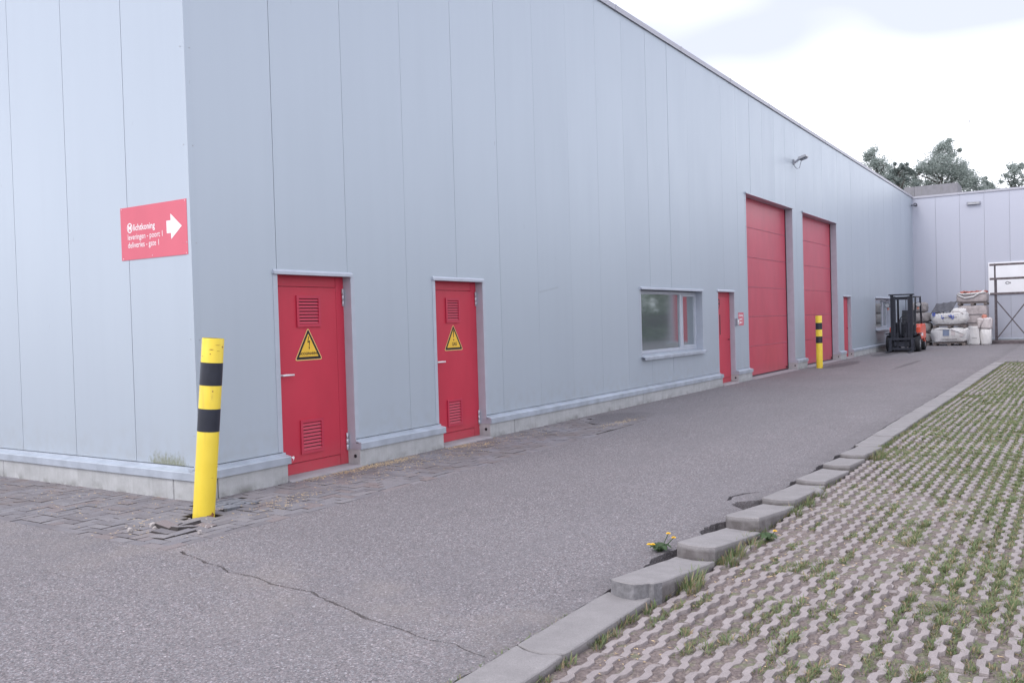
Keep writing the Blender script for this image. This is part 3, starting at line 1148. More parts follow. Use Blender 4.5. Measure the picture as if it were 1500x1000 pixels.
while x < LEN:
    x1 = min(x + 3.1, LEN - 0.01)
    cp = MB()
    cp.prism([(-0.035, HT - 0.012), (-0.035, HT + 0.085), (0.28, HT + 0.11), (0.28, HT + 0.0), (0.045, HT - 0.002), (-0.022, HT - 0.012)], 0, x + 0.002, x1 - 0.002)
    cp.build('roof_coping', M['coping'], ware)
    if x1 < LEN - 0.1:
        MB().prism([(-0.040, HT - 0.014), (-0.040, HT + 0.091), (0.0, HT + 0.095), (0.0, HT - 0.014)], 0, x1 - 0.03, x1 + 0.03).build('coping_joint', M['coping'], ware)
    x = x1
    if x >= LEN - 0.02:
        break
MB().prism([(-0.035, HT - 0.012), (-0.035, HT + 0.085), (0.28, HT + 0.11), (0.28, HT)], 1, 0.29, 13.5).build('roof_coping', M['coping'], ware)
cmm = MB()                                         # folded corner strip
cmm.box(-0.0035, 0.075, -0.0035, -0.0005, PB - 0.006, HT - 0.014)
cmm.box(-0.0035, -0.0005, -0.0005, 0.075, PB - 0.006, HT - 0.014)
cmm.build('corner_strip', M['wall'], ware)
scm = MB()                                         # fixing screws of the corner strip
for z in np.arange(0.6, 7, 0.92):
    scm.tube([(0.055, -0.0035, z), (0.055, -0.0075, z)], 0.006, 6)
    scm.tube([(-0.0035, 0.055, z + 0.01), (-0.0075, 0.055, z + 0.01)], 0.006, 6)
kind(scm.build('screws', M['steel'], ware), 'stuff')

# --- plinth, sill flashing
YS = -0.09                                         # front of the sill


def sill_profile():
    return [(0.045, 0.308), (-0.008, 0.306), (-0.010, 0.287), (YS + 0.004, 0.272), (YS, 0.266), (YS, 0.195), (YS + 0.006, 0.195), (YS + 0.006, 0.260), (0.045, 0.285)]


bays = [(-0.07, 1.047), (2.145, 3.724), (4.800, 14.31), (15.43, 16.48), (20.68, 21.79), (26.12, 26.99), (28.15, LEN - 0.01)]
pl_joints = [0.155, 5.28, 5.46, 9.93, 19.0, 23.4, 31.5, 34.6, 37.7]
for (a, b) in bays:
    cuts = [a] + [j for j in pl_joints if a + 0.05 < j < b - 0.05] + [b]
    if a == 4.800:
        cuts = [a, 5.43, 9.93, b]
    for q in range(len(cuts) - 1):
        x0, x1 = cuts[q] + (0.006 if q else 0), cuts[q + 1] - (0.006 if q < len(cuts) - 2 else 0)
        if a < 0 and q == 0:
            x0 = -0.07
        MB().cbox(x0, x1, -0.07, 0.30, -0.05, 0.262, 0.006).build('plinth_block', M['plinth'], ware)
    x = a if a > 0 else YS
    end = b + 0.03 if b < LEN - 1 else b
    seg = 3.05
    st = x - (0.0 if a < 0 else 0.0)
    while st < end - 0.02:
        en = min(st + seg, end)
        if end - en < 0.4:
            en = end
        sm = MB().prism(sill_profile(), 0, st + 0.001, en - 0.001)
        sm.build('sill_flashing', M['sill'], ware)
        st = en
pcuts = [0.305, 3.4, 6.5, 9.6, 13.0]
for q in range(4):                                  # short end
    MB().cbox(-0.07, 0.30, pcuts[q] + 0.004, pcuts[q + 1] - 0.004, -0.05, 0.262, 0.006).build('plinth_block', M['plinth'], ware)
st = YS
for en in (1.52, 4.6, 7.7, 12.0):
    prof = sill_profile()
    MB().prism(prof, 1, st + 0.001, en - 0.001).build('sill_flashing', M['sill'], ware)
    st = en
for (a, b) in doors[:2] + gates + doors[2:]:        # sleeves in the plinth's returns, right of each opening
    MB().tube([(b - 0.004, 0.005, 0.115), (b + 0.002, 0.005, 0.115)], 0.021, 12).build('plinth_sleeve', M['dark'], ware)
tm = MB()                                           # torn end of the sill by the first door
tm.add([(1.078, -0.088, 0.262), (1.115, -0.086, 0.268), (1.128, -0.082, 0.250), (1.108, -0.09, 0.232), (1.078, -0.092, 0.200),
        (1.090, -0.092, 0.212), (1.112, -0.098, 0.240)], [(0, 1, 2, 3), (3, 5, 4), (3, 6, 5)])
tm.build('torn_sill_tape', M['white'], ware)


# --- trims around openings
def jambs(a, b, z0, z1, dep, lintel=0.04, sillrow=False, lip=0.034, left_trim=0.062):
    h = empty('opening_trim', (a, 0, z0), ware)
    zz = max(z0, 0.264)
    if z0 < 0.3:
        MB().box(b - 0.0045, b - 0.0008, YS + 0.001, dep + 0.03, 0.196, 0.2635).build('sill_return', M['sill'], h)
        MB().box(a + 0.0008, a + 0.0045, YS + 0.04, dep + 0.03, 0.196, 0.2635).build('sill_return', M['sill'], h)
    e = 0.0035
    # reveal sheets
    MB().box(a - 0.012, a, -e, dep + 0.05, zz, z1).build('reveal', M['trim'], h)
    MB().box(b, b + 0.012, -e, dep + 0.05, zz, z1).build('reveal', M['trim'], h)
    MB().box(a - 0.012, b + 0.012, 0.042, dep + 0.05, z1 + 0.001, z1 + 0.012).build('reveal', M['trim'], h)
    # face strips
    if left_trim:
        MB().box(a - left_trim, a - 0.0125, -e, -0.0008, zz + (0.055 if z0 < 0.3 else 0.0), z1).build('face_strip', M['trim'], h)
    MB().box(b + 0.0125, b + left_trim, -e, -0.0008, zz + (0.055 if z0 < 0.3 else 0.0), z1).build('face_strip', M['trim'], h)
    # head flashing with a drip edge
    MB().prism([(0.0, z1 + 0.047), (-0.006, z1 + 0.047), (-lip, z1 + 0.026), (-lip, z1 - 0.004), (-lip + 0.005, z1 - 0.004), (-lip + 0.005, z1 + 0.0), (0.041, z1 + 0.0)], 0, a - left_trim, b + 0.02).build('head_flashing', M['trim'], h)
    return h


for (a, b) in doors:
    jambs(a, b, 0.0, DZ, D, lip=0.027)
for (a, b) in gates:
    jambs(a, b, 0.0, GZ, DG, left_trim=0.07, lip=0.05)
for (a, b) in wins:
    jambs(a, b, WZ0, WZ1, DW, left_trim=0.05, lip=0.05)


# --- doors
def vent(parent, x0, x1, z0, z1, y):
    fw = 0.032
    fr = MB()
    fr.box(x0, x1, y - 0.016, y, z1 - fw, z1)
    fr.box(x0, x1, y - 0.016, y, z0, z0 + fw)
    fr.box(x0, x0 + fw, y - 0.016, y, z0 + fw, z1 - fw)
    fr.box(x1 - fw, x1, y - 0.016, y, z0 + fw, z1 - fw)
    n = 8
    h = (z1 - z0 - 2 * fw) / n
    for i in range(n):
        zz = z0 + fw + i * h
        fr.add([(x0 + fw, y - 0.014, zz + 0.004), (x1 - fw, y - 0.014, zz + 0.004), (x1 - fw, y - 0.002, zz + h * 0.80), (x0 + fw, y - 0.002, zz + h * 0.80),
                (x0 + fw, y - 0.002, zz + 0.002), (x1 - fw, y - 0.002, zz + 0.002)], [(0, 1, 2, 3), (4, 5, 1, 0)])
    fr.box(x0 + fw, x1 - fw, y - 0.0012, y - 0.0006, z0 + fw, z1 - fw, 1)
    fr.build('vent_grille', [M['redvent'], M['dark']], parent)


def door(a, b, vents, handle, thresh=True, leaf_right=0.13, leaf_top=0.12, hinges=True, kick=True):
    d = empty('door', (a, D, 0), ware)
    z0 = 0.03
    fr = MB()
    # frame: head and right stile; the leaf closes on the left
    fr.box(a, b - leaf_right, D + 0.002, D + 0.06, DZ - leaf_top, DZ)
    fr.box(b - leaf_right + 0.006, b, D + 0.002, D + 0.06, z0, DZ)
    fr.box(a, b - leaf_right, D + 0.002, D + 0.06, z0, z0 + 0.115)
    fr.build('door_frame', M['red'], d)
    lf = MB()
    lf.box(a + 0.002, b - leaf_right - 0.003, D - 0.004, D + 0.04, z0 + 0.122, DZ - leaf_top - 0.006)
    lf.build('door_leaf', M['red'], d)
    MB().box(a, b, D + 0.045, D + 0.07, z0, DZ).build('door_core', M['dark'], d)
    for (x0, x1, za, zb) in vents:
        vent(d, x0, x1, za, zb, D - 0.0045)
    if handle:
        hx, hz = handle
        hm = MB()
        hm.tube([(hx - 0.03, D - 0.004, hz), (hx - 0.03, D - 0.045, hz)], 0.012, 8)
        hm.tube([(hx - 0.04, D - 0.05, hz), (hx + 0.03, D - 0.052, hz), (hx + 0.125, D - 0.05, hz - 0.002)], [0.012, 0.011, 0.010], 8)
        hm.build('handle', M['white'], d, smooth=True)
    if hinges:
        for zc in (1.945, 0.285):
            hg = MB()
            for i in range(3):
                hg.tube([(b - 0.022, D - 0.012, zc - 0.10 + i * 0.067), (b - 0.022, D - 0.012, zc - 0.10 + i * 0.067 + 0.063)], 0.0125, 8)
            hg.build('hinge', M['hinge'], d, smooth=True)
    if thresh:
        MB().prism([(-0.115, -0.04), (-0.115, 0.008), (-0.05, 0.022), (D + 0.05, 0.030), (D + 0.05, -0.04)], 0, a + 0.002, b - 0.002).build('threshold', M['thresh'], d)
    return d


door(*doors[0], [(1.40, 1.757, 1.618, 1.962), (1.402, 1.742, 0.232, 0.602)], (1.175, 1.108))
door(*doors[1], [(4.075, 4.39, 1.622, 1.955), (4.05, 4.38, 0.228, 0.588)], (3.86, 1.108))
d3 = door(*doors[2], [], None, leaf_right=0.12, leaf_top=0.10, hinges=False)
MB().tube([(15.25, D - 0.005, 1.05), (15.25, D - 0.05, 1.05), (15.17, D - 0.055, 1.05)], 0.01, 6).build('handle', M['dark'], d3)
for (s, x, z, h) in (('9', 14.60, 1.775, 0.255), ('1', 14.68, 1.175, 0.50)):
    tm = MB()
    vs, fs = text_mesh(s, h / 0.72)
    x0 = min(v[0] for v in vs)
    zmin = min(v[1] for v in vs)
    uv_plane(tm, vs, fs, lambda a, b: (x + (a - x0) * 0.9, D - 0.0065, z + b - zmin))
    tm.build('door_numeral', M['ink'], d3)
d4 = door(*doors[3], [], None, leaf_right=0.12, leaf_top=0.10, hinges=False)
MB().tube([(27.95, D - 0.005, 1.05), (27.95, D - 0.05, 1.05), (27.87, D - 0.055, 1.05)], 0.01, 6).build('handle', M['dark'], d4)


# --- sectional gates
def gate(a, b):
    g = empty('gate', (a, DG, 0), ware)
    zb = 0.035
    n = 6
    h = (GZ + 0.02 - zb) / n
    for i in range(n):
        z0, z1 = zb + i * h, zb + (i + 1) * h
        c = 0.006
        # tongue-and-groove section: slight set-back lips at top and bottom
        MB().prism([(DG + 0.04, z0 + 0.003), (DG + 0.012, z0 + 0.003), (DG, z0 + 0.003 + c), (DG, z1 - 0.012 - c), (DG + 0.012, z1 - 0.010), (DG + 0.04, z1 - 0.010)], 0, a + 0.012, b - 0.012).build('gate_section', M['gate'], g)
        if i:
            MB().box(a + 0.012, b - 0.012, DG - 0.0012, DG + 0.03, z0 - 0.006, z0 + 0.004).build('section_joint', M['gateline'], g)
    MB().box(a + 0.012, b - 0.012, DG - 0.004, DG + 0.03, zb - 0.026, zb).build('bottom_seal', M['black'], g)
    MB().box(a, b, DG + 0.045, DG + 0.07, 0, GZ).build('gate_core', M['dark'], g)
    for xx in (a + 0.0005, b - 0.0115):
        MB().box(xx, xx + 0.011, DG - 0.02, DG + 0.04, zb, GZ).build('guide_rail', M['dark'], g)
    MB().box(b - 0.20, b - 0.08, DG - 0.045, DG - 0.002, zb + 0.045, zb + 0.075).build('lift_handle', M['black'], g)
    MB().prism([(-0.12, -0.04), (-0.12, 0.006), (-0.02, 0.008), (DG + 0.06, 0.009), (DG + 0.06, -0.04)], 0, a + 0.002, b - 0.002).build('gate_threshold', M['thresh'], g)


for ab in gates:
    gate(*ab)


# --- windows
def window(a, b, mull):
    w = empty('window', (a, DW, WZ0), ware)
    y = DW
    z0, z1 = WZ0 + 0.055, WZ1 - 0.015
    fw = 0.062
    fr = MB()
    fr.box(a, a + fw, y, y + 0.06, z0, z1)
    fr.box(b - fw, b, y, y + 0.06, z0, z1)
    fr.box(a + fw, b - fw, y, y + 0.06, z0, z0 + fw)
    fr.box(a + fw, b - fw, y, y + 0.06, z1 - fw, z1)
    fr.box(mull - 0.05, mull + 0.05, y - 0.002, y + 0.058, z0 + fw, z1 - fw)
    fr.build('window_frame', M['frame'], w)
    for (p, q, s) in ((a + fw, mull - 0.05, 0.0), (mull + 0.05, b - fw, 0.035)):
        if s:                                      # the narrow opening casement has a frame of its own
            cs = MB()
            cs.box(p, p + s, y - 0.012, y + 0.03, z0 + fw, z1 - fw)
            cs.box(q - s, q, y - 0.012, y + 0.03, z0 + fw, z1 - fw)
            cs.box(p + s, q - s, y - 0.012, y + 0.03, z0 + fw, z0 + fw + s)
            cs.box(p + s, q - s, y - 0.012, y + 0.03, z1 - fw - s, z1 - fw)
            cs.build('casement', M['frame'], w)
        MB().box(p + s, q - s, y + 0.028, y + 0.036, z0 + fw + s, z1 - fw - s).build('pane', M['glass'], w)
    MB().box(a + fw, b - fw, y + 0.10, y + 0.11, z0, z1).build('dark_backing', M['core'], w)  # dark sheet added behind the panes for the unlit interior
    MB().prism([(y + 0.02, WZ0 + 0.052), (y + 0.0, WZ0 + 0.05), (-0.075, WZ0 + 0.012), (-0.08, WZ0 + 0.004), (-0.08, WZ0 - 0.05), (-0.074, WZ0 - 0.05), (-0.072, WZ0 - 0.004), (y + 0.02, WZ0 + 0.03)], 0, a - 0.03, b + 0.03).build('window_sill', M['sill'], w)


window(10.08, 13.30, 12.43)
window(32.66, 35.92, 34.95)

# ------------------------------------------------------------------ rear warehouse
RX, RH, RLEN = LEN, 7.16, 13.2
rear = tag(empty('warehouse', (RX, 0, 0)), 'plain pale grey metal-clad building closing off the far end of the yard', 'warehouse')
seams = [0.0] + [-1.045 - 1.053 * i for i in range(12)]
rgate = (-12.35, -10.95, -1, 3.0)
for k in range(len(seams) - 1):
    a1, a0 = seams[k] - (0.004 if k else 0.0), seams[k + 1] + 0.004
    t = random.gauss(0, 0.0009)
    panel('wall_panel', a0, a1, 0.20, RH, [rgate], lambda a, d, z, t=t, c=(a0 + a1) / 2: (RX + d + t * (a - c), a, z), M['wall_rear'], rear)
MB().box(RX + 0.32, RX + 20, -RLEN + 0.6, 0.0, 0, RH - 0.05).build('inner_wall', M['core'], rear)
MB().box(RX + 0.06, RX + 20, -RLEN + 0.55, 0.0, RH - 0.045, RH - 0.005).build('roof', M['roof'], rear)
for q in range(4):
    MB().cbox(RX - 0.03, RX + 0.3, -3.2 * (q + 1) + 0.0, -3.2 * q - 0.006, -0.05, 0.16, 0.006).build('plinth_block', M['plinth'], rear)
    MB().prism([(RX - 0.045, RH - 0.012), (RX - 0.045, RH + 0.09), (RX + 0.28, RH + 0.11), (RX + 0.28, RH), (RX - 0.03, RH - 0.012)], 1, -3.2 * (q + 1) + 0.0, -3.2 * q - 0.006).build('roof_coping', M['coping'], rear)
    MB().prism([(RX + 0.02, 0.225), (RX - 0.006, 0.205), (RX - 0.05, 0.185), (RX - 0.05, 0.15), (RX - 0.044, 0.15), (RX - 0.044, 0.178), (RX + 0.02, 0.2)], 1, -3.2 * (q + 1) + 0.0, -3.2 * q - 0.006).build('sill_flashing', M['sill'], rear)
gd = MB()
gd.box(RX + 0.05, RX + 0.1, rgate[0], rgate[1], 0.02, 3.0)
gd.build('gate', M['gate'], rear)
MB().box(RX + 0.04, RX + 20, -RLEN + 0.53, -RLEN + 0.55, 0.2, RH).build('side_wall', M['wall_rear'], rear)
# concrete upstand on the roof
up = empty('roof_upstand', (RX + 1.5, 0, RH), rear)
for (y0, y1) in ((0.6, 0.12), (0.11, -1.87)):
    MB().cbox(RX + 1.5, RX + 1.7, y1, y0, RH, 7.93, 0.01).build('upstand_panel', M['parapet'], up)
MB().cbox(RX + 1.701, RX + 3.4, -1.87, -1.69, RH, 7.93, 0.01).build('upstand_panel', M['parapet'], up)

# ------------------------------------------------------------------ signs
def sx_left(xoff):                                  # plane of the short end, u runs to the right as seen
    return lambda u_, v_: (-xoff, 1.085 - u_, v_)


sg = tag(empty('direction_sign', (0, 0.56, 2.335)), 'big red direction sign with white arrow and lettering on the grey corner', 'sign')
SB = 0.006
MB().box(-SB, -0.0012, 0.042, 1.085, 2.335, 2.860).build('sign_board', M['signred'], sg)
f = sx_left(SB + 0.0012)
am = MB()
uv_plane(am, [(0.735, 2.555), (0.735, 2.675), (0.80, 2.675), (0.80, 2.74), (0.965, 2.61), (0.80, 2.495), (0.80, 2.555)],
         [(0, 6, 4, 1), (1, 4, 2), (2, 4, 3), (6, 5, 4)], f)
am.build('arrow', M['signwhite'], sg)
for (s, u0, v0, size, wdt, bold) in (('lichtkoning', 0.205, 2.623, 0.088, 0.345, 0.0010), ('leveringen - poort 1', 0.110, 2.535, 0.080, 0.555, 0.0), ('deliveries - gate 1', 0.110, 2.455, 0.080, 0.495, 0.0)):
    tm = MB()
    vs, fs = text_mesh(s, size, bold, width=wdt)
    uv_plane(tm, vs, fs, lambda a, b: f(u0 + a, v0 + b))
    tm.build('lettering', M['signwhite'], sg)
lg = MB()                                           # round emblem with a crown-like M
cx, cz, ro, ri = 0.150, 2.652, 0.044, 0.035
N = 24
vs = [(cx + r * math.cos(2 * math.pi * i / N), cz + r * 1.12 * math.sin(2 * math.pi * i / N)) for r in (ro, ri) for i in range(N)]
uv_plane(lg, vs, [(i, (i + 1) % N, N + (i + 1) % N, N + i) for i in range(N)], f)
uv_plane(lg, [(cx - 0.024, cz - 0.026), (cx - 0.010, cz - 0.026), (cx - 0.010, cz - 0.004), (cx, cz - 0.014), (cx + 0.010, cz - 0.004), (cx + 0.010, cz - 0.026), (cx + 0.024, cz - 0.026),
              (cx + 0.024, cz + 0.026), (cx + 0.016, cz + 0.026), (cx, cz + 0.006), (cx - 0.016, cz + 0.026), (cx - 0.024, cz + 0.026)],
         [(0, 1, 2, 11), (2, 10, 11), (2, 3, 9, 10), (3, 4, 8, 9), (4, 7, 8), (4, 5, 6, 7)], f)
lg.build('emblem', M['signwhite'], sg)
sc = MB()
for (u0, v0) in ((0.02, 2.845), (1.02, 2.845), (0.03, 2.35), (0.5, 2.36), (1.02, 2.35)):
    q = f(u0, v0)
    sc.tube([(q[0] + 0.002, q[1], q[2]), (q[0] - 0.002, q[1], q[2])], 0.004, 6)
sc.build('screws', M['signwhite'], sg)


def warning(cx, zt, zb, hw, label, word, symbol):
    w = tag(empty('warning_sign', (cx, D, zb)), label, 'warning sign', 'warning triangles on the red doors')
    y = D - 0.0055

    def tri(k, r, zoff=0.0):
        """rounded triangle, shrunk by k"""
        zc = zb + (zt - zb) * 0.36
        P = [(cx, zt), (cx - hw, zb), (cx + hw, zb)]
        P = [(cx + (p[0] - cx) * k, zc + (p[1] - zc) * k) for p in P]
        out = []
        for i in range(3):
            A, B, C = Vector(P[i - 1]), Vector(P[i]), Vector(P[(i + 1) % 3])
            d1, d2 = (A - B).normalized(), (C - B).normalized()
            out += [tuple(B + d1 * r), tuple(B + (d1 + d2) * r * 0.28), tuple(B + d2 * r)]
        return out

    def flat(poly, y0, y1, mat, nm):
        m = MB()
        m.prism([(p[0], p[1]) for p in poly], 1, y0, y1)
        m.build(nm, mat, w)
    flat(tri(1.0, 0.03), y, y - 0.0015, M['warnrim'], 'sign_board')
    flat(tri(0.925, 0.02), y - 0.0015, y - 0.0023, M['ink'], 'black_border')
    flat(tri(0.70, 0.004), y - 0.0023, y - 0.0031, M['warn'], 'yellow_field')
    fy = y - 0.0040
    m = MB()
    H = zt - zb

    def Q(a, b):
        return (cx + a * H, fy, zb + b * H)
    if symbol == 'bolt':
        m.add([Q(-0.012, 0.715), Q(0.028, 0.735), Q(-0.008, 0.575), Q(-0.045, 0.525)], [(0, 3, 2, 1)])
        m.add([Q(-0.045, 0.525), Q(-0.008, 0.575), Q(0.062, 0.60), Q(0.022, 0.555)], [(0, 3, 2, 1)])
        m.add([Q(0.022, 0.570), Q(0.062, 0.60), Q(0.030, 0.385), Q(0.012, 0.385)], [(0, 3, 2, 1)])
        m.add([Q(-0.008, 0.40), Q(0.050, 0.40), Q(0.020, 0.315)], [(0, 2, 1)])
    else:
        m.add([Q(-0.026, 0.77), Q(0.026, 0.77), Q(0.020, 0.50), Q(-0.020, 0.50)], [(0, 3, 2, 1)])
        m.add([Q(0.030 * math.cos(t), 0.40 + 0.036 * math.sin(t)) for t in np.linspace(0, 2 * math.pi, 13)[:-1]], [tuple(range(11, -1, -1))])
    m.build('pictogram', M['ink'], w)
    tm = MB()
    if word == 'GAS':
        vs, fs = text_mesh(word, 0.18 * H, 0.0015, width=0.30 * H)
        x0 = cx - 0.15 * H + 0.012
        zz = zb + 0.185 * H
    else:
        vs, fs = text_mesh(word, 0.115 * H, 0.0012, width=0.73 * H)
        x0 = cx - 0.365 * H
        zz = zb + 0.165 * H
    uv_plane(tm, vs, fs, lambda a, b: (x0 + a, fy, zz + b))
    tm.build('lettering', M['ink'], w)


warning(1.565, 1.612, 1.252, 0.208, 'yellow high-voltage triangle with lightning bolt on the nearer red door', 'HOOGSPANNING', 'bolt')
warning(4.238, 1.602, 1.248, 0.212, 'yellow triangle reading GAS with exclamation mark on the second red door', 'GAS', 'bang')

ss = tag(empty('gate_sign', (15.9, 0, 1.37)), 'small red sign with white lettering between the numbered door and tall gate', 'sign')
MB().box(15.70, 16.10, -0.006, -0.0012, 1.372, 1.685).build('sign_board', M['signred'], ss)
for (s, u0, v0, size, wdt) in (('lichtkoning', 15.80, 1.595, 0.072, 0.25), ('poort 1', 15.78, 1.505, 0.078, 0.22), ('gate 1', 15.78, 1.425, 0.078, 0.22)):
    tm = MB()
    vs, fs = text_mesh(s, size, 0.003, width=wdt)
    uv_plane(tm, vs, fs, lambda a, b: (u0 + a, -0.0072, v0 + b))
    tm.build('lettering', M['signwhite'], ss)
em = MB()
vs = [(15.755 + r * math.cos(2 * math.pi * i / 16), -0.0072, 1.617 + r * math.sin(2 * math.pi * i / 16)) for r in (0.034, 0.020) for i in range(16)]
em.add(vs, [(i, 16 + i, 16 + (i + 1) % 16, (i + 1) % 16) for i in range(16)])
em.build('emblem', M['signwhite'], ss)

ic = tag(empty('intercom', (15.53, 0, 1.37)), 'small silver intercom box beside the numbered red door', 'intercom')
MB().cbox(15.475, 15.60, -0.055, -0.001, 1.375, 1.545, 0.008).build('housing', M['lampgrey'], ic)
MB().box(15.50, 15.585, -0.060, -0.0555, 1.40, 1.515).build('faceplate', M['white'], ic)
MB().tube([(15.54, -0.0605, 1.425), (15.54, -0.066, 1.425)], 0.012, 8).build('button', M['black'], ic)

# ------------------------------------------------------------------ lamps, camera
fl = tag(empty('flood_lamp', (20.95, 0, 6.0)), 'slim grey flood lamp on a bracket above the tall red gates', 'lamp')
MB().cbox(20.89, 21.01, -0.03, -0.001, 5.97, 6.12, 0.01).build('wall_plate', M['lampgrey'], fl)
MB().bar((20.95, -0.03, 6.02), (20.95, -0.18, 6.13), 0.05, 0.05).build('bracket', M['lampgrey'], fl)
hm = MB()
hm.prism([(-0.17, 6.09), (-0.15, 6.16), (-0.35, 6.22), (-0.385, 6.20), (-0.385, 6.165)], 0, 20.86, 21.16)
hm.build('lamp_head', M['steel'], fl)
MB().prism([(-0.19, 6.082), (-0.188, 6.097), (-0.36, 6.152), (-0.362, 6.136)], 0, 20.89, 21.13).build('lamp_lens', M['lampglass'], fl)
MB().tube([(20.92, -0.02, 5.94), (20.93, -0.10, 5.84), (20.98, -0.16, 5.86), (20.98, -0.22, 6.08)], 0.010, 5).build('cable', M['lampgrey'], fl)

wl = tag(empty('wall_lamp', (RX, -2.7, 6.6)), 'long dark wall lamp mounted high on the far pale building', 'lamp')
MB().cbox(RX - 0.14, RX - 0.03, -3.0, -2.42, 6.60, 6.74, 0.012).build('housing', M['lampgrey'], wl)
MB().box(RX - 0.147, RX - 0.1405, -2.95, -2.47, 6.632, 6.70).build('diffuser', M['white'], wl)
MB().box(RX - 0.151, RX - 0.1475, -2.96, -2.46, 6.66, 6.685).build('guard_bar', M['black'], wl)
MB().box(RX - 0.03, RX, -2.8, -2.6, 6.63, 6.71).build('bracket', M['black'], wl)

sc_ = tag(empty('security_camera', (RX - 0.2, 0, 6.8)), 'small dark security camera in the inner corner of the two buildings', 'security camera')
MB().tube([(RX - 0.3, 0.0, 6.80), (RX - 0.3, -0.16, 6.80)], 0.025, 8).build('bracket', M['black'], sc_)
MB().cbox(RX - 0.50, RX - 0.22, -0.27, -0.14, 6.73, 6.88, 0.02).build('housing', M['fl_dark'], sc_)
MB().tube([(RX - 0.501, -0.205, 6.80), (RX - 0.54, -0.205, 6.79)], 0.045, 10).build('lens_hood', M['lampgrey'], sc_)

# ------------------------------------------------------------------ bollards
def bollard(loc, label, lean=(0, 0)):
    b = tag(empty('bollard', loc), label, 'bollard', 'yellow and black bollards by the wall')
    R, Hh = 0.0925, 1.545
    N = 28
    cuts = [(-0.25, 0.737, 'yellow', 'post'), (0.737, 0.935, 'black', 'black_band'), (0.935, 1.137, 'yellow', 'post'), (1.137, 1.335, 'black', 'black_band'), (1.335, Hh, 'yellow', 'post')]
    MB().tube([(0, 0, -0.25), (0, 0, Hh - 0.006), (0, 0, Hh)], [R, R, R - 0.004], N, caps=False).build('post', M['yellow'], b, True, True)
    for (z0, z1, c, nm) in cuts:
        if c == 'black':
            MB().tube([(0, 0, z0), (0, 0, z1)], R + 0.0012, N, caps=False).build('black_band', M['black'], b, True, True)
    MB().tube([(0, 0, Hh - 0.06), (0, 0, Hh - 0.006)], R - 0.007, N).build('concrete_fill', M['kerbraw'], b, False, True)
    marks = ((1.450, 0.007, 3.72, 0.42), (1.412, 0.016, 3.80, 0.09), (1.09, 0.014, 4.18, 0.13), (1.04, 0.060, 4.20, 0.02), (1.49, 0.004, 4.25, 0.5), (1.44, 0.004, 4.45, 0.3), (0.012, 0.03, 4.3, 0.9), (0.02, 0.04, 4.75, 0.3), (1.475, 0.02, 4.95, 0.22)) if lean[1] else ((0.02, 0.03, 4.0, 0.8), (1.41, 0.01, 3.9, 0.3))
    for (z, h, a0, da) in marks:
        mk = MB()
        n = 7
        vs = []
        for i in range(n):
            a = a0 + da * i / (n - 1)
            e = h * (0.25 + 0.75 * math.sin(math.pi * (i + 0.5) / n)) * random.uniform(0.5, 1.0)
            for q in (-1, 1):
                vs.append(((R + 0.0009) * math.cos(a), (R + 0.0009) * math.sin(a), z + q * e / 2 + random.uniform(-0.15, 0.15) * h))
        mk.add(vs, [(2 * i, 2 * i + 2, 2 * i + 3, 2 * i + 1) for i in range(n - 1)])
        mk.build('rust_mark', M['rustspot'], b, False, True)
    b.rotation_euler = (0, 0, 0)
    if lean[1]:
        ax = Vector((math.cos(lean[0]), math.sin(lean[0]), 0))
        b.rotation_mode = 'QUATERNION'
        from mathutils import Quaternion
        b.rotation_quaternion = Quaternion(Vector((0, 0, 1)).cross(ax), lean[1])
    return b


# leans to the right as seen from the yard
bollard((BOL.x, BOL.y, 0), 'leaning yellow and black bollard at the near corner with lifted paving', (math.atan2(-rgt.x * 0 + rgt.y, rgt.x), math.radians(5.1)))
bollard((21.45, -0.50, 0), 'upright yellow and black bollard in front of the second tall gate')

# ------------------------------------------------------------------ drain cover
dr = tag(empty('drain_cover', (0.02, -0.39, 0)), 'square cast-iron drain cover with curved slots by the corner plinth', 'drain cover')
x0, x1, y0, y1 = DRAIN
fm = MB()
for q in ((x0 - 0.012, x1 + 0.012, y0 - 0.012, y0 + 0.01), (x0 - 0.012, x1 + 0.012, y1 - 0.01, y1 + 0.012), (x0 - 0.012, x0 + 0.01, y0 + 0.0105, y1 - 0.0105), (x1 - 0.01, x1 + 0.012, y0 + 0.0105, y1 - 0.0105)):
    fm.box(*q, -0.08, 0.004)
fm.build('frame', M['iron'], dr)


def slot(cx, cy, r, a0, a1, w):
    o = [(cx + (r + w) * math.cos(t), cy + (r + w) * math.sin(t)) for t in np.linspace(a0, a1, 8)]
    i = [(cx + (r - w) * math.cos(t), cy + (r - w) * math.sin(t)) for t in np.linspace(a1, a0, 8)]
    return o + i


holes = []
for (ox, oy) in ((-0.055, 0.055), (0.055, -0.055)):
    holes.append(slot(0.02 + ox, -0.39 + oy, 0.062, 0.3, 2.8, 0.011))
    holes.append(slot(0.02 + ox, -0.39 + oy, 0.062, 3.5, 5.9, 0.011))
gx = sheet([(x0 + 0.013, y0 + 0.013), (x1 - 0.013, y0 + 0.013), (x1 - 0.013, y1 - 0.013), (x0 + 0.013, y1 - 0.013)], holes, -0.004, 0.035)
gx.build('grate', M['iron'], dr)
MB().box(x0 + 0.011, x1 - 0.011, y0 + 0.011, y1 - 0.011, -0.073, -0.066).build('sump', M['dark'], dr)

# ------------------------------------------------------------------ forklift
FX, FY = 32.75, -1.02                              # front axle on the ground
fk = tag(empty('forklift', (FX, FY, 0)), 'black and orange forklift truck parked facing the yard by the wall', 'forklift')


def fb(*a, **k):
    return MB().cbox(*a, **k)


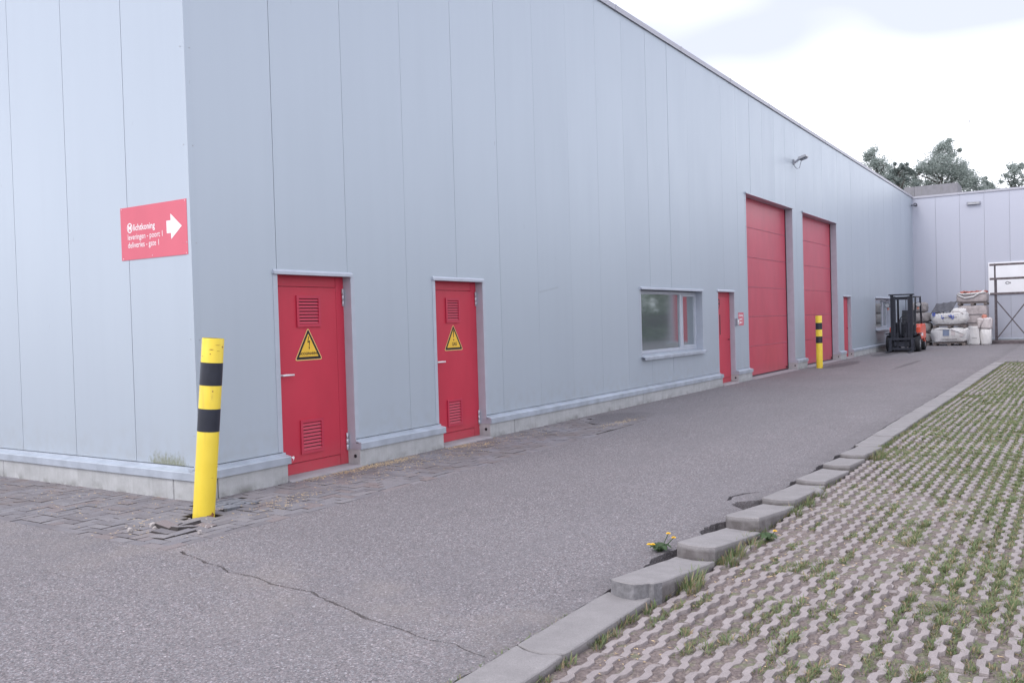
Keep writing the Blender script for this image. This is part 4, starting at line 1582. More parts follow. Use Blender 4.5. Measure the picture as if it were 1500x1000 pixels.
def wheel(cx, cy, r, w, name):
    wm = MB()
    n = 22
    prof = [(-w / 2, r * 0.62), (-w / 2, r * 0.93), (-w / 2 + 0.025, r), (w / 2 - 0.025, r), (w / 2, r * 0.93), (w / 2, r * 0.62)]
    vs, fs = [], []
    for i in range(n):
        t = 2 * math.pi * i / n
        for (dy, rr) in prof:
            vs.append((FX + cx + rr * math.cos(t), FY + cy + dy, r + rr * math.sin(t)))
    P = len(prof)
    for i in range(n):
        j = (i + 1) % n
        for k in range(P - 1):
            fs.append((i * P + k, i * P + k + 1, j * P + k + 1, j * P + k))
    wm.add(vs, fs)
    o = wm.build(name, M['tyre'], fk, True)
    hm = MB()
    hm.tube([(FX + cx, FY + cy - w / 2 + 0.02, r), (FX + cx, FY + cy + w / 2 - 0.02, r)], r * 0.63, 18)
    hm.tube([(FX + cx, FY + cy - w / 2 - 0.0, r), (FX + cx, FY + cy + w / 2 + 0.0, r)], r * 0.24, 10)
    h = hm.build('rim', M['fl_orange'] if False else M['steel'], o)
    return o


for s in (-1, 1):
    wheel(0.0, s * 0.50, 0.33, 0.24, 'front_wheel')
    wheel(1.62, s * 0.48, 0.265, 0.19, 'rear_wheel')
# mast: outer and inner channels, cross members, tilt
for s in (-1, 1):
    m = MB()
    for (xa, xb, ya, yb) in ((-0.42, -0.27, 0.385, 0.405), (-0.42, -0.40, 0.31, 0.385), (-0.29, -0.27, 0.31, 0.385)):
        y0_, y1_ = sorted((s * ya, s * yb))
        m.box(FX + xa, FX + xb, FY + y0_, FY + y1_, 0.10, 2.24)
    m.build('mast_rail', M['fl_black'], fk)
    m = MB()
    for (xa, xb, ya, yb) in ((-0.395, -0.295, 0.285, 0.303), (-0.395, -0.375, 0.225, 0.285), (-0.315, -0.295, 0.225, 0.285)):
        y0_, y1_ = sorted((s * ya, s * yb))
        m.box(FX + xa, FX + xb, FY + y0_, FY + y1_, 0.12, 2.20)
    m.build('inner_mast_rail', M['fl_dark'], fk)
    MB().tube([(FX - 0.25, FY + s * 0.33, 0.2), (FX - 0.25, FY + s * 0.33, 2.05)], 0.035, 10).build('lift_cylinder', M['fl_dark'], fk, True)
    fb(FX - 0.30, FX - 0.05, FY + s * 0.44 - 0.06, FY + s * 0.44 + 0.06, 0.62, 0.78, 0.02).build('mast_mount', M['fl_black'], fk)
    fb(FX - 0.27, FX + 0.33, FY + min(s * 0.38, s * 0.63), FY + max(s * 0.38, s * 0.63), 0.69, 0.735, 0.015).build('mudguard', M['fl_black'], fk)
    MB().tube([(FX - 0.34, FY + s * 0.16, 0.35), (FX - 0.34, FY + s * 0.16, 2.1)], 0.014, 6).build('lift_chain', M['fl_dark'], fk)
fb(FX - 0.44, FX - 0.25, FY - 0.47, FY + 0.47, 2.235, 2.285, 0.012).build('mast_crossbar', M['fl_black'], fk)
fb(FX - 0.40, FX - 0.29, FY - 0.22, FY + 0.22, 2.06, 2.14, 0.01).build('mast_crossbar', M['fl_black'], fk)
fb(FX - 0.28, FX - 0.20, FY - 0.30, FY + 0.30, 1.06, 1.16, 0.01).build('mast_crossbar', M['fl_black'], fk)
MB().tube([(FX - 0.32, FY + 0.06, 0.25), (FX - 0.32, FY + 0.06, 1.30)], 0.045, 12).build('free_lift_cylinder', M['fl_dark'], fk, True)
# carriage with side plates and cross bars
for (z0, z1) in ((0.46, 0.55), (0.07, 0.17)):
    fb(FX - 0.53, FX - 0.46, FY - 0.50, FY + 0.50, z0, z1, 0.01).build('carriage_bar', M['fl_dark'], fk)
for s in (-1, 1):
    fb(FX - 0.52, FX - 0.43, FY + s * 0.455 - 0.03, FY + s * 0.455 + 0.03, 0.1705, 0.4595, 0.008).build('carriage_plate', M['fl_black'], fk)
    fb(FX - 0.455, FX - 0.425, FY + s * 0.15 - 0.05, FY + s * 0.15 + 0.05, 0.12, 0.75, 0.008).build('carriage_upright', M['fl_black'], fk)
    yy = FY + s * 0.40
    m = MB()
    m.cbox(FX - 0.585, FX - 0.535, yy - 0.055, yy + 0.055, 0.02, 0.56, 0.008)
    m.prism([(FX - 0.536, 0.02), (FX - 0.536, 0.065), (FX - 1.55, 0.034), (FX - 1.58, 0.02)], 1, yy - 0.055, yy + 0.055)
    m.build('fork', M['fl_dark'], fk)
fb(FX - 0.45, FX - 0.40, FY - 0.30, FY + 0.30, 0.20, 0.42, 0.02).build('side_shift_cylinder', M['fl_dark'], fk)
# chassis, floor, dash, seat, counterweight
fb(FX - 0.12, FX + 1.45, FY - 0.52, FY + 0.52, 0.34, 0.56, 0.03).build('chassis', M['fl_black'], fk)
MB().prism([(FX + 0.30, 0.34), (FX + 0.36, 0.95), (FX + 0.95, 1.02), (FX + 1.60, 1.08), (FX + 1.72, 0.95), (FX + 1.70, 0.34), (FX + 1.40, 0.34), (FX + 1.30, 0.50), (FX + 0.75, 0.50)], 1, FY - 0.575, FY - 0.40).build('side_cover', M['fl_orange'], fk)
MB().prism([(FX + 0.30, 0.34), (FX + 0.36, 0.95), (FX + 0.95, 1.02), (FX + 1.60, 1.08), (FX + 1.72, 0.95), (FX + 1.70, 0.34), (FX + 1.40, 0.34), (FX + 1.30, 0.50), (FX + 0.75, 0.50)], 1, FY + 0.40, FY + 0.575).build('side_cover', M['fl_orange'], fk)
MB().cbox(FX + 1.45, FX + 2.12, FY - 0.54, FY + 0.54, 0.30, 1.06, 0.09).build('counterweight', M['fl_orange'], fk)
MB().box(FX + 0.55, FX + 1.0, FY - 0.579, FY - 0.5755, 0.60, 0.72).build('side_sticker', M['white'], fk)
fb(FX + 0.55, FX + 1.40, FY - 0.36, FY + 0.36, 0.562, 1.0, 0.05).build('engine_cover', M['fl_black'], fk)
fb(FX - 0.02, FX + 0.22, FY - 0.40, FY + 0.40, 0.562, 1.10, 0.04).build('dashboard', M['fl_dark'], fk)
fb(FX + 0.66, FX + 1.12, FY - 0.24, FY + 0.24, 1.002, 1.12, 0.04).build('seat', M['fl_black'], fk)
MB().prism([(FX + 1.05, 1.12), (FX + 1.16, 1.12), (FX + 1.28, 1.62), (FX + 1.20, 1.64)], 1, FY - 0.23, FY + 0.23).build('seat_back', M['fl_black'], fk)
sw = MB()
pts = []
for i in range(17):
    t = 2 * math.pi * i / 16
    pts.append((FX + 0.33 + 0.06 * math.sin(t), FY + 0.17 * math.cos(t), 1.27 + 0.15 * math.sin(t)))
sw.tube(pts, 0.016, 6)
sw.tube([(FX + 0.18, FY, 1.05), (FX + 0.33, FY, 1.27)], 0.025, 8)
sw.bar((FX + 0.33, FY - 0.16, 1.27), (FX + 0.33, FY + 0.16, 1.27), 0.03, 0.02)
sw.build('steering_wheel', M['fl_black'], fk, True)
# overhead guard
for s in (-1, 1):
    MB().bar((FX - 0.08, FY + s * 0.44, 0.75), (FX + 0.25, FY + s * 0.42, 2.16), 0.06, 0.07).build('guard_post', M['fl_black'], fk)
    MB().bar((FX + 1.62, FY + s * 0.44, 0.98), (FX + 1.45, FY + s * 0.42, 2.16), 0.06, 0.07).build('guard_post', M['fl_black'], fk)
    MB().bar((FX + 0.22, FY + s * 0.42, 2.165), (FX + 1.50, FY + s * 0.42, 2.175), 0.06, 0.05).build('guard_rail', M['fl_black'], fk)
    hl = MB()
    hl.tube([(FX + 0.02, FY + s * 0.57, 1.86), (FX - 0.09, FY + s * 0.57, 1.86)], [0.06, 0.10], 14)
    hlo = hl.build('headlight', M['fl_dark'], fk, True)
    MB().tube([(FX - 0.091, FY + s * 0.57, 1.86), (FX - 0.098, FY + s * 0.57, 1.86)], 0.085, 14).build('lens', M['steel'], hlo)
    MB().tube([(FX - 0.03, FY + s * 0.55, 1.67), (FX - 0.03, FY + s * 0.55, 1.76)], 0.04, 8).build('indicator', M['orange'], fk)
    MB().bar((FX + 0.05, FY + s * 0.57, 1.80), (FX + 0.15, FY + s * 0.43, 1.80), 0.03, 0.03).build('lamp_bracket', M['fl_black'], fk)
for i in range(7):
    xx = FX + 0.30 + i * 0.19
    MB().box(xx, xx + 0.035, FY - 0.39, FY + 0.39, 2.155, 2.19).build('guard_slat', M['fl_black'], fk)

# ------------------------------------------------------------------ pallets and bags
def pallet(x0, x1, y0, y1, z, label, cat='pallet', h=0.13, group='wooden pallets under the bags'):
    p = tag(empty('pallet', ((x0 + x1) / 2, (y0 + y1) / 2, z)), label, cat, group)
    for i in range(3):
        for j in range(3):
            xx = x0 + (x1 - x0 - 0.14) * i / 2
            yy = y0 + (y1 - y0 - 0.14) * j / 2
            MB().box(xx, xx + 0.14, yy, yy + 0.14, z + 0.02, z + h - 0.042).build('block', M['pallet'], p)
    for j in range(3):
        yy = y0 + (y1 - y0 - 0.12) * j / 2
        MB().box(x0, x1, yy, yy + 0.12, z, z + 0.0198).build('bottom_board', M['pallet'], p)
        xx = x0 + (x1 - x0 - 0.12) * j / 2
        MB().box(xx, xx + 0.12, y0, y1, z + h - 0.0418, z + h - 0.0202).build('stringer', M['pallet'], p)
    for i in range(6):
        xx = x0 + (x1 - x0 - 0.11) * i / 5
        MB().box(xx, xx + 0.11, y0 - 0.002, y1 + 0.002, z + h - 0.02, z + h).build('top_board', M['pallet'], p)
    return p


def blob(x0, x1, y0, y1, z0, z1, e=0.35, seed=0, amp=0.03, top=None, n=26, m_=14, sag=0.0):
    """soft rounded box (superellipsoid) with lumps"""
    r = random.Random(seed)
    ph = [(r.uniform(0, 6), r.uniform(0, 6), r.uniform(2, 6), r.uniform(2, 6)) for _ in range(5)]
    c = ((x0 + x1) / 2, (y0 + y1) / 2, (z0 + z1) / 2)
    h = ((x1 - x0) / 2, (y1 - y0) / 2, (z1 - z0) / 2)
    sp = lambda v, k: math.copysign(abs(v) ** k, v)
    vs, fs = [], []
    for j in range(m_ + 1):
        b = -math.pi / 2 + math.pi * j / m_
        for i in range(n):
            a = 2 * math.pi * i / n
            cx_, cy_, cz_ = sp(math.cos(b), e) * sp(math.cos(a), e), sp(math.cos(b), e) * sp(math.sin(a), e), sp(math.sin(b), e)
            d = sum(math.sin(p * 1.0 + f * cx_ * 2) * math.sin(q + g * (cy_ + cz_) * 1.6) for (p, q, f, g) in ph) / 5 * amp
            w = 1 - sag * max(0, -cz_)
            vs.append((c[0] + cx_ * (h[0] + d) * w, c[1] + cy_ * (h[1] + d) * w, c[2] + cz_ * (h[2] + (d if cz_ > 0 else 0))))
    for j in range(m_):
        for i in range(n):
            k = (i + 1) % n
            fs.append((j * n + i, j * n + k, (j + 1) * n + k, (j + 1) * n + i))
    m = MB()
    m.add(vs, fs)
    return m


BG = 'bulk bags stacked at the far wall'
# front low stack
pallet(38.75, 39.75, -2.62, -1.30, 0.0, 'wooden pallet on the asphalt under the widest white bulk bag')
b1 = tag(empty('bulk_bag', (39.2, -1.95, 0.13)), 'widest white bulk bag on the ground pallet, blue and pink print on it', 'bulk bag', BG)
blob(38.66, 39.78, -2.74, -1.20, 0.132, 0.80, 0.34, 1, 0.10, sag=0.10).build('bag_body', M['bag'], b1, True)
MB().box(38.655, 38.672, -1.98, -1.72, 0.44, 0.72).build('blue_print', M['bluepatch'], b1)
MB().box(38.655, 38.672, -2.22, -2.06, 0.46, 0.72).build('pink_print', M['pinkpatch'], b1)
MB().box(38.653, 38.670, -2.55, -2.40, 0.42, 0.56).build('pink_print', M['pinkpatch'], b1)
MB().box(38.660, 38.668, -2.30, -1.66, 0.285, 0.30).build('printed_line', M['gridgrey'], b1)
MB().tube([(38.68, -1.3, 0.72), (38.64, -1.7, 0.76), (38.63, -2.1, 0.73), (38.64, -2.4, 0.60), (38.66, -2.6, 0.50)], 0.018, 6).build('sling', M['bag'], b1, True)
pallet(38.80, 39.72, -2.66, -1.30, 0.795, 'wooden pallet lying on top of the widest white bulk bag')
b2 = tag(empty('bulk_bag', (39.2, -1.95, 0.93)), 'white bulk bag on the upper pallet, its top open under grey mesh', 'bulk bag', BG)
blob(38.70, 39.75, -2.72, -1.20, 0.927, 1.50, 0.36, 2, 0.10, sag=0.12).build('bag_body', M['bag'], b2, True)
MB().box(38.685, 38.697, -2.30, -1.62, 1.275, 1.288).build('printed_line', M['gridgrey'], b2)
blob(38.78, 39.3, -2.66, -1.98, 1.30, 1.66, 0.6, 9, 0.09).build('bag_flap', M['bag'], b2, True)
MB().tube([(38.76, -2.02, 1.30), (38.74, -2.1, 1.48), (38.78, -2.35, 1.54), (38.76, -2.55, 1.42)], 0.02, 6).build('sling', M['pinkpatch'], b2, True)
gm_ = tag(empty('mesh_panel', (39.2, -1.75, 1.5)), 'dark grey plastic mesh sheet draped over the upper white bag', 'mesh sheet')
mm = MB()
nx, ny = 8, 12
vs = []
for i in range(nx):
    for j in range(ny):
        yy = -1.36 - 0.86 * j / (ny - 1)
        xx = 38.78 + 0.75 * i / (nx - 1)
        vs.append((xx, yy + 0.12 * (1 - i / (nx - 1)), 1.50 + 0.40 * (i / (nx - 1)) + 0.10 * (j / (ny - 1)) + 0.02 * math.sin(j * 1.7 + i)))
mm.add(vs, [(i * ny + j, i * ny + j + 1, (i + 1) * ny + j + 1, (i + 1) * ny + j) for i in range(nx - 1) for j in range(ny - 1)])
mo = mm.build('sheet', M['gridgrey'], gm_)
md = mo.modifiers.new('thick', 'SOLIDIFY')
md.thickness = 0.03
for i in range(7):
    y = -1.34 - i * 0.13
    MB().box(38.757, 38.779, y - 0.045, y, 1.36, 1.52).build('tab', M['gridgrey'], gm_)
for (y, z) in ((-1.36, 1.40), (-1.72, 1.28), (-2.02, 1.36), (-2.12, 1.26)):
    t = tag(empty('blue_handle', (38.72, y, z)), {-1.36: 'blue plastic loop hanging at the left end of the mesh sheet', -1.72: 'blue plastic loop hanging below the middle of the mesh sheet', -2.02: 'upper of two blue plastic loops near the bag flap', -2.12: 'lower of two blue plastic loops near the bag flap'}[y], 'plastic loop', 'blue plastic loops on the mesh sheet')
    MB().tube([(38.725, y - 0.035, z + 0.09), (38.70, y - 0.04, z - 0.02), (38.69, y, z - 0.06), (38.70, y + 0.04, z - 0.02), (38.725, y + 0.035, z + 0.09)], 0.022, 6).build('loop', M['blue'], t, True)
# rear tall stack
pallet(39.95, 41.0, -3.40, -2.22, 0.0, 'wooden pallet on the ground behind the white bags')
cb = tag(empty('wrapped_load', (40.5, -2.8, 0.13)), 'tall brown wrapped block of bricks behind the white bags', 'wrapped load')
blob(39.98, 40.98, -3.40, -2.20, 0.132, 1.78, 0.12, 4, 0.02).build('load_body', M['carton'], cb, True)
for z in (0.62, 0.98, 1.36):
    MB().box(39.955, 39.972, -3.36, -2.24, z, z + 0.02).build('strap', M['gridgrey'], cb)
pallet(39.98, 40.98, -3.40, -2.20, 1.785, 'wooden pallet high up under the sack of red bricks')
b6 = tag(empty('bulk_bag', (40.5, -2.8, 1.92)), 'topmost greyish bulk bag, open and full of red bricks', 'bulk bag', BG)
blob(39.98, 40.98, -3.42, -2.14, 1.917, 2.36, 0.22, 6, 0.03).build('bag_body', M['carton'], b6, True)
MB().tube([(39.97, -2.2, 2.28), (39.94, -2.5, 2.12), (39.94, -2.85, 2.18), (39.95, -3.1, 2.34), (40.0, -3.3, 2.44)], 0.03, 6).build('sling', M['bag'], b6, True)
MB().tube([(39.97, -2.22, 2.34), (39.95, -2.5, 2.30), (39.95, -2.9, 2.33), (39.97, -3.35, 2.36)], 0.035, 6).build('bag_rim', M['bag'], b6, True)
nb = 0
for i in range(4):
    for j in range(7):
        xx, yy = 40.06 + i * 0.23, -3.30 + j * 0.155
        m = MB().cbox(-0.1, 0.1, -0.065, 0.065, -0.035, 0.035, 0.006)
        o = m.build('brick', M['redbrick'], b6, local=True)
        o.location = Vector((xx, yy, 2.385 + random.uniform(-0.02, 0.03))) - WL[b6.name]
        o.rotation_euler = (random.uniform(-0.3, 0.3), random.uniform(-0.3, 0.3), random.uniform(-0.6, 0.6))
# right-hand small bags
b5 = tag(empty('bulk_bag', (39.7, -2.9, 0)), 'narrow white bulk bag squeezed between two others at the stack foot', 'bulk bag', BG)
blob(39.45, 39.92, -3.12, -2.62, 0.0, 0.84, 0.18, 11, 0.05).build('bag_body', M['bag'], b5, True)
MB().box(39.43, 39.437, -3.02, -2.80, 0.30, 0.312).build('printed_line', M['gridgrey'], b5)
b3 = tag(empty('bulk_bag', (39.7, -3.35, 0)), 'small bright white bulk bag on the ground at the right of the stack', 'bulk bag', BG)
blob(39.40, 39.92, -3.60, -3.14, 0.0, 0.70, 0.20, 12, 0.05, sag=0.15).build('bag_body', M['bag'], b3, True)
b4 = tag(empty('bulk_bag', (39.7, -3.35, 0.7)), 'slack pinkish bulk bag slumped on the small white bag, strap across', 'bulk bag', BG)
blob(39.44, 39.90, -3.62, -3.02, 0.692, 1.20, 0.32, 13, 0.08).build('bag_body', M['pinkpatch'], b4, True)
MB().tube([(39.44, -3.15, 0.72), (39.40, -3.2, 0.95), (39.46, -3.3, 1.18)], 0.03, 6).build('sling', M['carton'], b4, True)
oc = tag(blob(39.5, 39.68, -3.40, -3.24, 1.15, 1.33, 0.5, 14, 0.10).build('orange_cloth', M['orange'], None, True), 'crumpled orange cloth on top of the slumped pink bag', 'cloth')
# beige sacks behind the forklift
pallet(38.9, 39.9, -1.12, 0.02 - 0.15, 0.0, 'wooden pallet on the ground behind the forklift')
for (k, lb) in ((0, 'bottom beige sack of the pile behind the forklift'), (1, 'second lowest beige sack of the pile behind the forklift'), (2, 'third beige sack up in the pile behind the forklift'), (3, 'topmost beige sack of the pile behind the forklift')):
    s = tag(empty('sack', (39.4, -0.6, 0.13 + k * 0.47)), lb, 'sack', 'beige sacks piled behind the forklift')
    wv = 0.06 * (k == 3)
    blob(38.9 + wv, 39.9 - wv, -1.20 + wv * 3, -0.12 - wv * 2, 0.132 + k * 0.465, 0.132 + (k + 1) * 0.465, 0.45, 20 + k, 0.05).build('sack_body', M['beige'], s, True)
    MB().tube([(38.93, -0.95, 0.20 + k * 0.465), (38.86, -0.9, 0.36 + k * 0.465), (38.95, -0.84, 0.56 + k * 0.465)], 0.015, 5).build('tie', M['carton'], s, True)

# ------------------------------------------------------------------ rack and board at the far wall
bd = tag(empty('wall_board', (RX, -4.6, 2.27)), 'big white board on the far wall with a small dark emblem', 'board')
MB().cbox(RX - 0.05, RX - 0.002, -6.2, -3.285, 2.27, 3.79, 0.006).build('board_sheet', M['board'], bd)
em = MB()
N = 16
for (cy, r1, r0, a0, a1) in ((-4.07, 0.085, 0.05, 0.6, 5.6), (-4.17, 0.05, 0.02, 0, 2 * math.pi)):
    vs = []
    for r in (r1, r0):
        for i in range(N + 1):
            t = a0 + (a1 - a0) * i / N
            vs.append((RX - 0.0512, cy - r * math.cos(t), 2.80 + r * 0.8 * math.sin(t)))
    em.add(vs, [(i, i + 1, N + 2 + i, N + 1 + i) for i in range(N)])
em.build('emblem', M['gridgrey'], bd)

rk = tag(empty('storage_rack', (40.5, -4.9, 0)), 'rusty steel rack with timber rails and cross bracing before the white board', 'rack')
for z in (3.60, 2.96, 2.28):
    MB().cbox(40.46, 40.50, -7.6, -3.48, z - 0.05, z + 0.05, 0.006).build('rail', M['oldwood'], rk)
for y in (-3.69, -5.02, -6.35):
    MB().cbox(40.505, 40.57, y - 0.034, y + 0.034, 0.16, 3.66, 0.006).build('post', M['rust'], rk)
    MB().cbox(41.4, 41.48, y - 0.04 + 0.03, y + 0.04 + 0.03, 0.0, 3.0, 0.006).build('post', M['rust'], rk)
    MB().bar((40.59, y, 2.9), (41.44, y + 0.03, 2.9), 0.05, 0.05).build('tie_bar', M['rust'], rk)
for y in (-3.75, -5.08):
    MB().bar((40.52, y, 1.95), (40.52, y - 1.21, 0.26), 0.03, 0.05).build('brace', M['rust'], rk)
    MB().bar((40.553, y, 0.26), (40.553, y - 1.21, 1.95), 0.03, 0.05).build('brace', M['rust'], rk)
MB().cbox(40.42, 40.66, -7.6, -3.50, 0.0, 0.155, 0.01).build('ground_beam', M['oldwood'], rk)
MB().cbox(41.3, 41.55, -7.6, -3.45, 0.0, 0.10, 0.01).build('ground_beam', M['oldwood'], rk)

# ------------------------------------------------------------------ trees
def leaves(m, centers, n, size, seed, flat=0.5, nm=2):
    r = np.random.default_rng(seed)
    C = np.array([c[:3] for c in centers])
    S = np.array([c[3] for c in centers])
    idx = r.integers(0, len(C), n)
    d = r.normal(size=(n, 3))
    d /= np.linalg.norm(d, axis=1, keepdims=True)
    rad = S[idx] * r.random(n) ** 0.6 * r.choice([1.0, 1.45, 2.1], n, p=[0.5, 0.32, 0.18])
    P = C[idx] + d * rad[:, None] * np.array([1, 1, 0.85])
    a = r.normal(size=(n, 3))
    a /= np.linalg.norm(a, axis=1, keepdims=True)
    b = r.normal(size=(n, 3))
    b -= (b * a).sum(1)[:, None] * a
    b /= np.linalg.norm(b, axis=1, keepdims=True)
    s = size * r.uniform(0.6, 1.3, n)[:, None]
    A, B = a * s, b * s * flat
    V = np.stack([P - A, P + B, P + A, P - B], 1).reshape(-1, 3)
    base = len(m.v)
    m.v.extend(map(tuple, V.tolist()))
    for i in range(n):
        m.f.append([base + 4 * i, base + 4 * i + 1, base + 4 * i + 2, base + 4 * i + 3])
        m.mi.append(int(r.integers(0, nm)))


def tree(x, y, h, crown, label, mats, nleaf, size, seed, trunk_r=0.22, zlow=0.35):
    """crown: list of (dx, dy, z, radius) lobes"""
    r = random.Random(seed)
    t = tag(empty('tree', (x, y, 0)), label, 'tree', 'trees behind the far building')
    tm = MB()
    top = h * 0.9
    tm.tube([(x, y, -0.1), (x + 0.1, y, h * 0.3), (x - 0.1, y + 0.1, h * 0.6), (x, y, top)], [trunk_r, trunk_r * 0.8, trunk_r * 0.5, 0.04], 9)
    cl = []
    for (dx, dy, z, rad) in crown:
        bz = max(h * 0.28, z - rad * 1.6)
        p = (x + dx, y + dy, z)
        tm.tube([(x, y, bz), ((x + p[0]) / 2, (y + p[1]) / 2, (bz + z) / 2 + 0.1), p], [0.09, 0.06, 0.02], 6)
        k = max(6, int(rad * 10))
        for _ in range(k):
            v = Vector((r.gauss(0, 1), r.gauss(0, 1), r.gauss(0, 1))).normalized() * rad * (0.35 + 0.65 * r.random() ** 0.5)
            q = (p[0] + v.x, p[1] + v.y, p[2] + v.z * 0.9, rad * r.uniform(0.30, 0.55))
            cl.append(q)
            tm.tube([p, (p[0] + v.x * 0.5, p[1] + v.y * 0.5, p[2] + v.z * 0.4), q[:3]], [0.03, 0.022, 0.008], 4, caps=False)
    tm.build('trunk', M['bark'], t, True)
    cm = MB()
    leaves(cm, cl, nleaf, size, seed)
    kind(cm.build('crown', mats, t), 'stuff')
    return t


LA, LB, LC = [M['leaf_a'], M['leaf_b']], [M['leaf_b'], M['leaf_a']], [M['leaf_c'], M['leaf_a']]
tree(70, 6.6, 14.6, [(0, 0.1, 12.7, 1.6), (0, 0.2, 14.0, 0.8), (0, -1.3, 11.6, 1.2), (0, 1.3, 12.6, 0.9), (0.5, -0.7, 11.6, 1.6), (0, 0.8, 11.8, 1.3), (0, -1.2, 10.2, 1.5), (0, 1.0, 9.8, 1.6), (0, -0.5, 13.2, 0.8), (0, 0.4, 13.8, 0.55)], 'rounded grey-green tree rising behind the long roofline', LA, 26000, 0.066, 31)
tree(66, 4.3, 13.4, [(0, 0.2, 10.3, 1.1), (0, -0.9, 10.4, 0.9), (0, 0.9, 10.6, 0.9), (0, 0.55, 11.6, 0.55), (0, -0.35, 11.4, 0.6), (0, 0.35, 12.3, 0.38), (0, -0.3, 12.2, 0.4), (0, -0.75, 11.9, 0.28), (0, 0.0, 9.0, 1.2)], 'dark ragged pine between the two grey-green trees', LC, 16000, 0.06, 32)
tree(70, 1.9, 14.8, [(0, 0.1, 13.0, 1.55), (0, 1.0, 13.0, 1.0), (0, 1.7, 12.2, 0.7), (0, -1.3, 12.0, 0.9), (0, -1.9, 11.2, 0.8), (0, -0.9, 12.6, 1.0), (0, 0.3, 11.4, 1.6), (0, -1.3, 11.0, 1.2), (0, 1.5, 11.2, 0.9), (0, -2.0, 10.4, 0.9), (0, 0.0, 9.3, 2.0), (0, -0.1, 14.1, 0.7), (0, -0.7, 13.8, 0.55)], 'tallest pale tree above the concrete upstand', LB, 34000, 0.064, 33)
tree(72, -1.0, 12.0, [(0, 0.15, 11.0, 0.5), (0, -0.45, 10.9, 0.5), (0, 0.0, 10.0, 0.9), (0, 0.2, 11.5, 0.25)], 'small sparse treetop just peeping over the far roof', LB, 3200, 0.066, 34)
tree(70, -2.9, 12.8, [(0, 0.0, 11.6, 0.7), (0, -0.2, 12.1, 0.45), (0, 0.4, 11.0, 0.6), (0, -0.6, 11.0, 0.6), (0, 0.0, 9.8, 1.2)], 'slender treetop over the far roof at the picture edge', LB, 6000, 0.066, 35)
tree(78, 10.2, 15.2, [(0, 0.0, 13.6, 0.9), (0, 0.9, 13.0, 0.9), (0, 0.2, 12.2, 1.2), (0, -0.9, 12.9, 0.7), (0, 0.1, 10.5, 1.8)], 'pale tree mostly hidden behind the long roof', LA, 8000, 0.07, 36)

# hedge across the yard, seen mirrored in the window
hg = MB()
cl = [(x + random.uniform(-0.4, 0.4), -19.0 + random.uniform(-0.8, 0.8), z + random.uniform(-0.3, 0.3), 0.75) for x in np.arange(12, 72, 0.8) for z in np.arange(0.5, 5.2, 0.9)]
leaves(hg, cl, 30000, 0.16, 50, nm=1)
he = tag(empty('hedge', (42, -19, 0)), 'tall green hedge along the yard, mirrored in the nearer window', 'hedge')
kind(hg.build('foliage', [M['hedge']], he), 'stuff')
MB().tube([(12, -19, 1.5), (72, -19, 1.5)], 0.5, 8).build('stems', M['bark'], he)
for xx in np.arange(13, 72, 3):
    MB().tube([(xx, -19, -0.1), (xx, -19, 1.6)], 0.09, 6).build('stem', M['bark'], he)

# ------------------------------------------------------------------ grass, weeds, litter
def blades(m, cx, cy, z, n, hmin, hmax, spread, mi_w, lean=0.7, w=0.0035):
    for _ in range(n):
        a = random.uniform(0, 2 * math.pi)
        r0 = spread * random.random() ** 0.6
        bx, by = cx + r0 * math.cos(a), cy + r0 * math.sin(a) * 0.7
        h = random.uniform(hmin, hmax)
        b = a + random.gauss(0, 0.7)
        l = h * lean * random.uniform(0.3, 1.2)
        ww = w * random.uniform(0.6, 1.4)
        px, py = -math.sin(b) * ww, math.cos(b) * ww
        tx, ty = bx + math.cos(b) * l, by + math.sin(b) * l
        mx_, my_ = bx + math.cos(b) * l * 0.4, by + math.sin(b) * l * 0.4
        k = len(m.v)
        m.v.extend([(bx + px, by + py, z), (bx - px, by - py, z), (mx_ - px * 0.9, my_ - py * 0.9, z + h * 0.65), (mx_ + px * 0.9, my_ + py * 0.9, z + h * 0.65), (tx, ty, z + h)])
        mi = random.choices((0, 1, 2), mi_w)[0]
        m.f.append([k, k + 1, k + 2, k + 3])
        m.mi.append(mi)
        m.f.append([k + 3, k + 2, k + 4])
        m.mi.append(mi)


gr = MB()
rows = [j for j in range(0, 66)]
for j in rows:
    yl = -5.115 - 0.1 * j
    xx = -4.5
    while xx < 25.2:
        step = random.uniform(0.035, 0.075)
        if xx > 10:
            step *= 1.5
        xx += step
        w = kr(xx, yl)
        vis = in_view(w[0], w[1], 0, 0.05)
        if not vis and random.random() < 0.75:
            continue
        dist = min(1.0, max(0.0, (xx + 0.5) / 9.0))
        off = min(1.0, max(0.0, (-yl - 5.1) / 1.25))
        dens = 0.20 + 0.54 * dist + 0.36 * off * (1 - 0.35 * dist)
        nz = 0.40 * vnoise(xx * 1.1, yl * 2.0, 1) + 0.60 * vnoise(xx * 4.5, yl * 9, 2)
        if nz > dens * 1.05:
            continue
        vig = min(1.0, (dens * 1.05 - nz) * 2.2 + 0.25)
        cy = w[1] + rib_y((xx + 0.985) % SL) + random.uniform(-0.022, 0.022)
        big = random.random() < 0.16
        hmx = 0.92 * (0.026 + 0.022 * vig) * (1.5 if big else 0.8) * (0.58 if xx > 2.5 else 0.8)
        n = int((40 if xx < 6 else 20) * (1.5 if big else 0.75) * (0.5 + 0.7 * vig))
        blades(gr, w[0], cy, PZ - 0.013, n, 0.008, hmx, 0.055 if big else 0.04, (6, 3, 1.4 + 1.5 * (1 - vig)), 1.5, 0.0024 if xx < 6 else 0.0052)
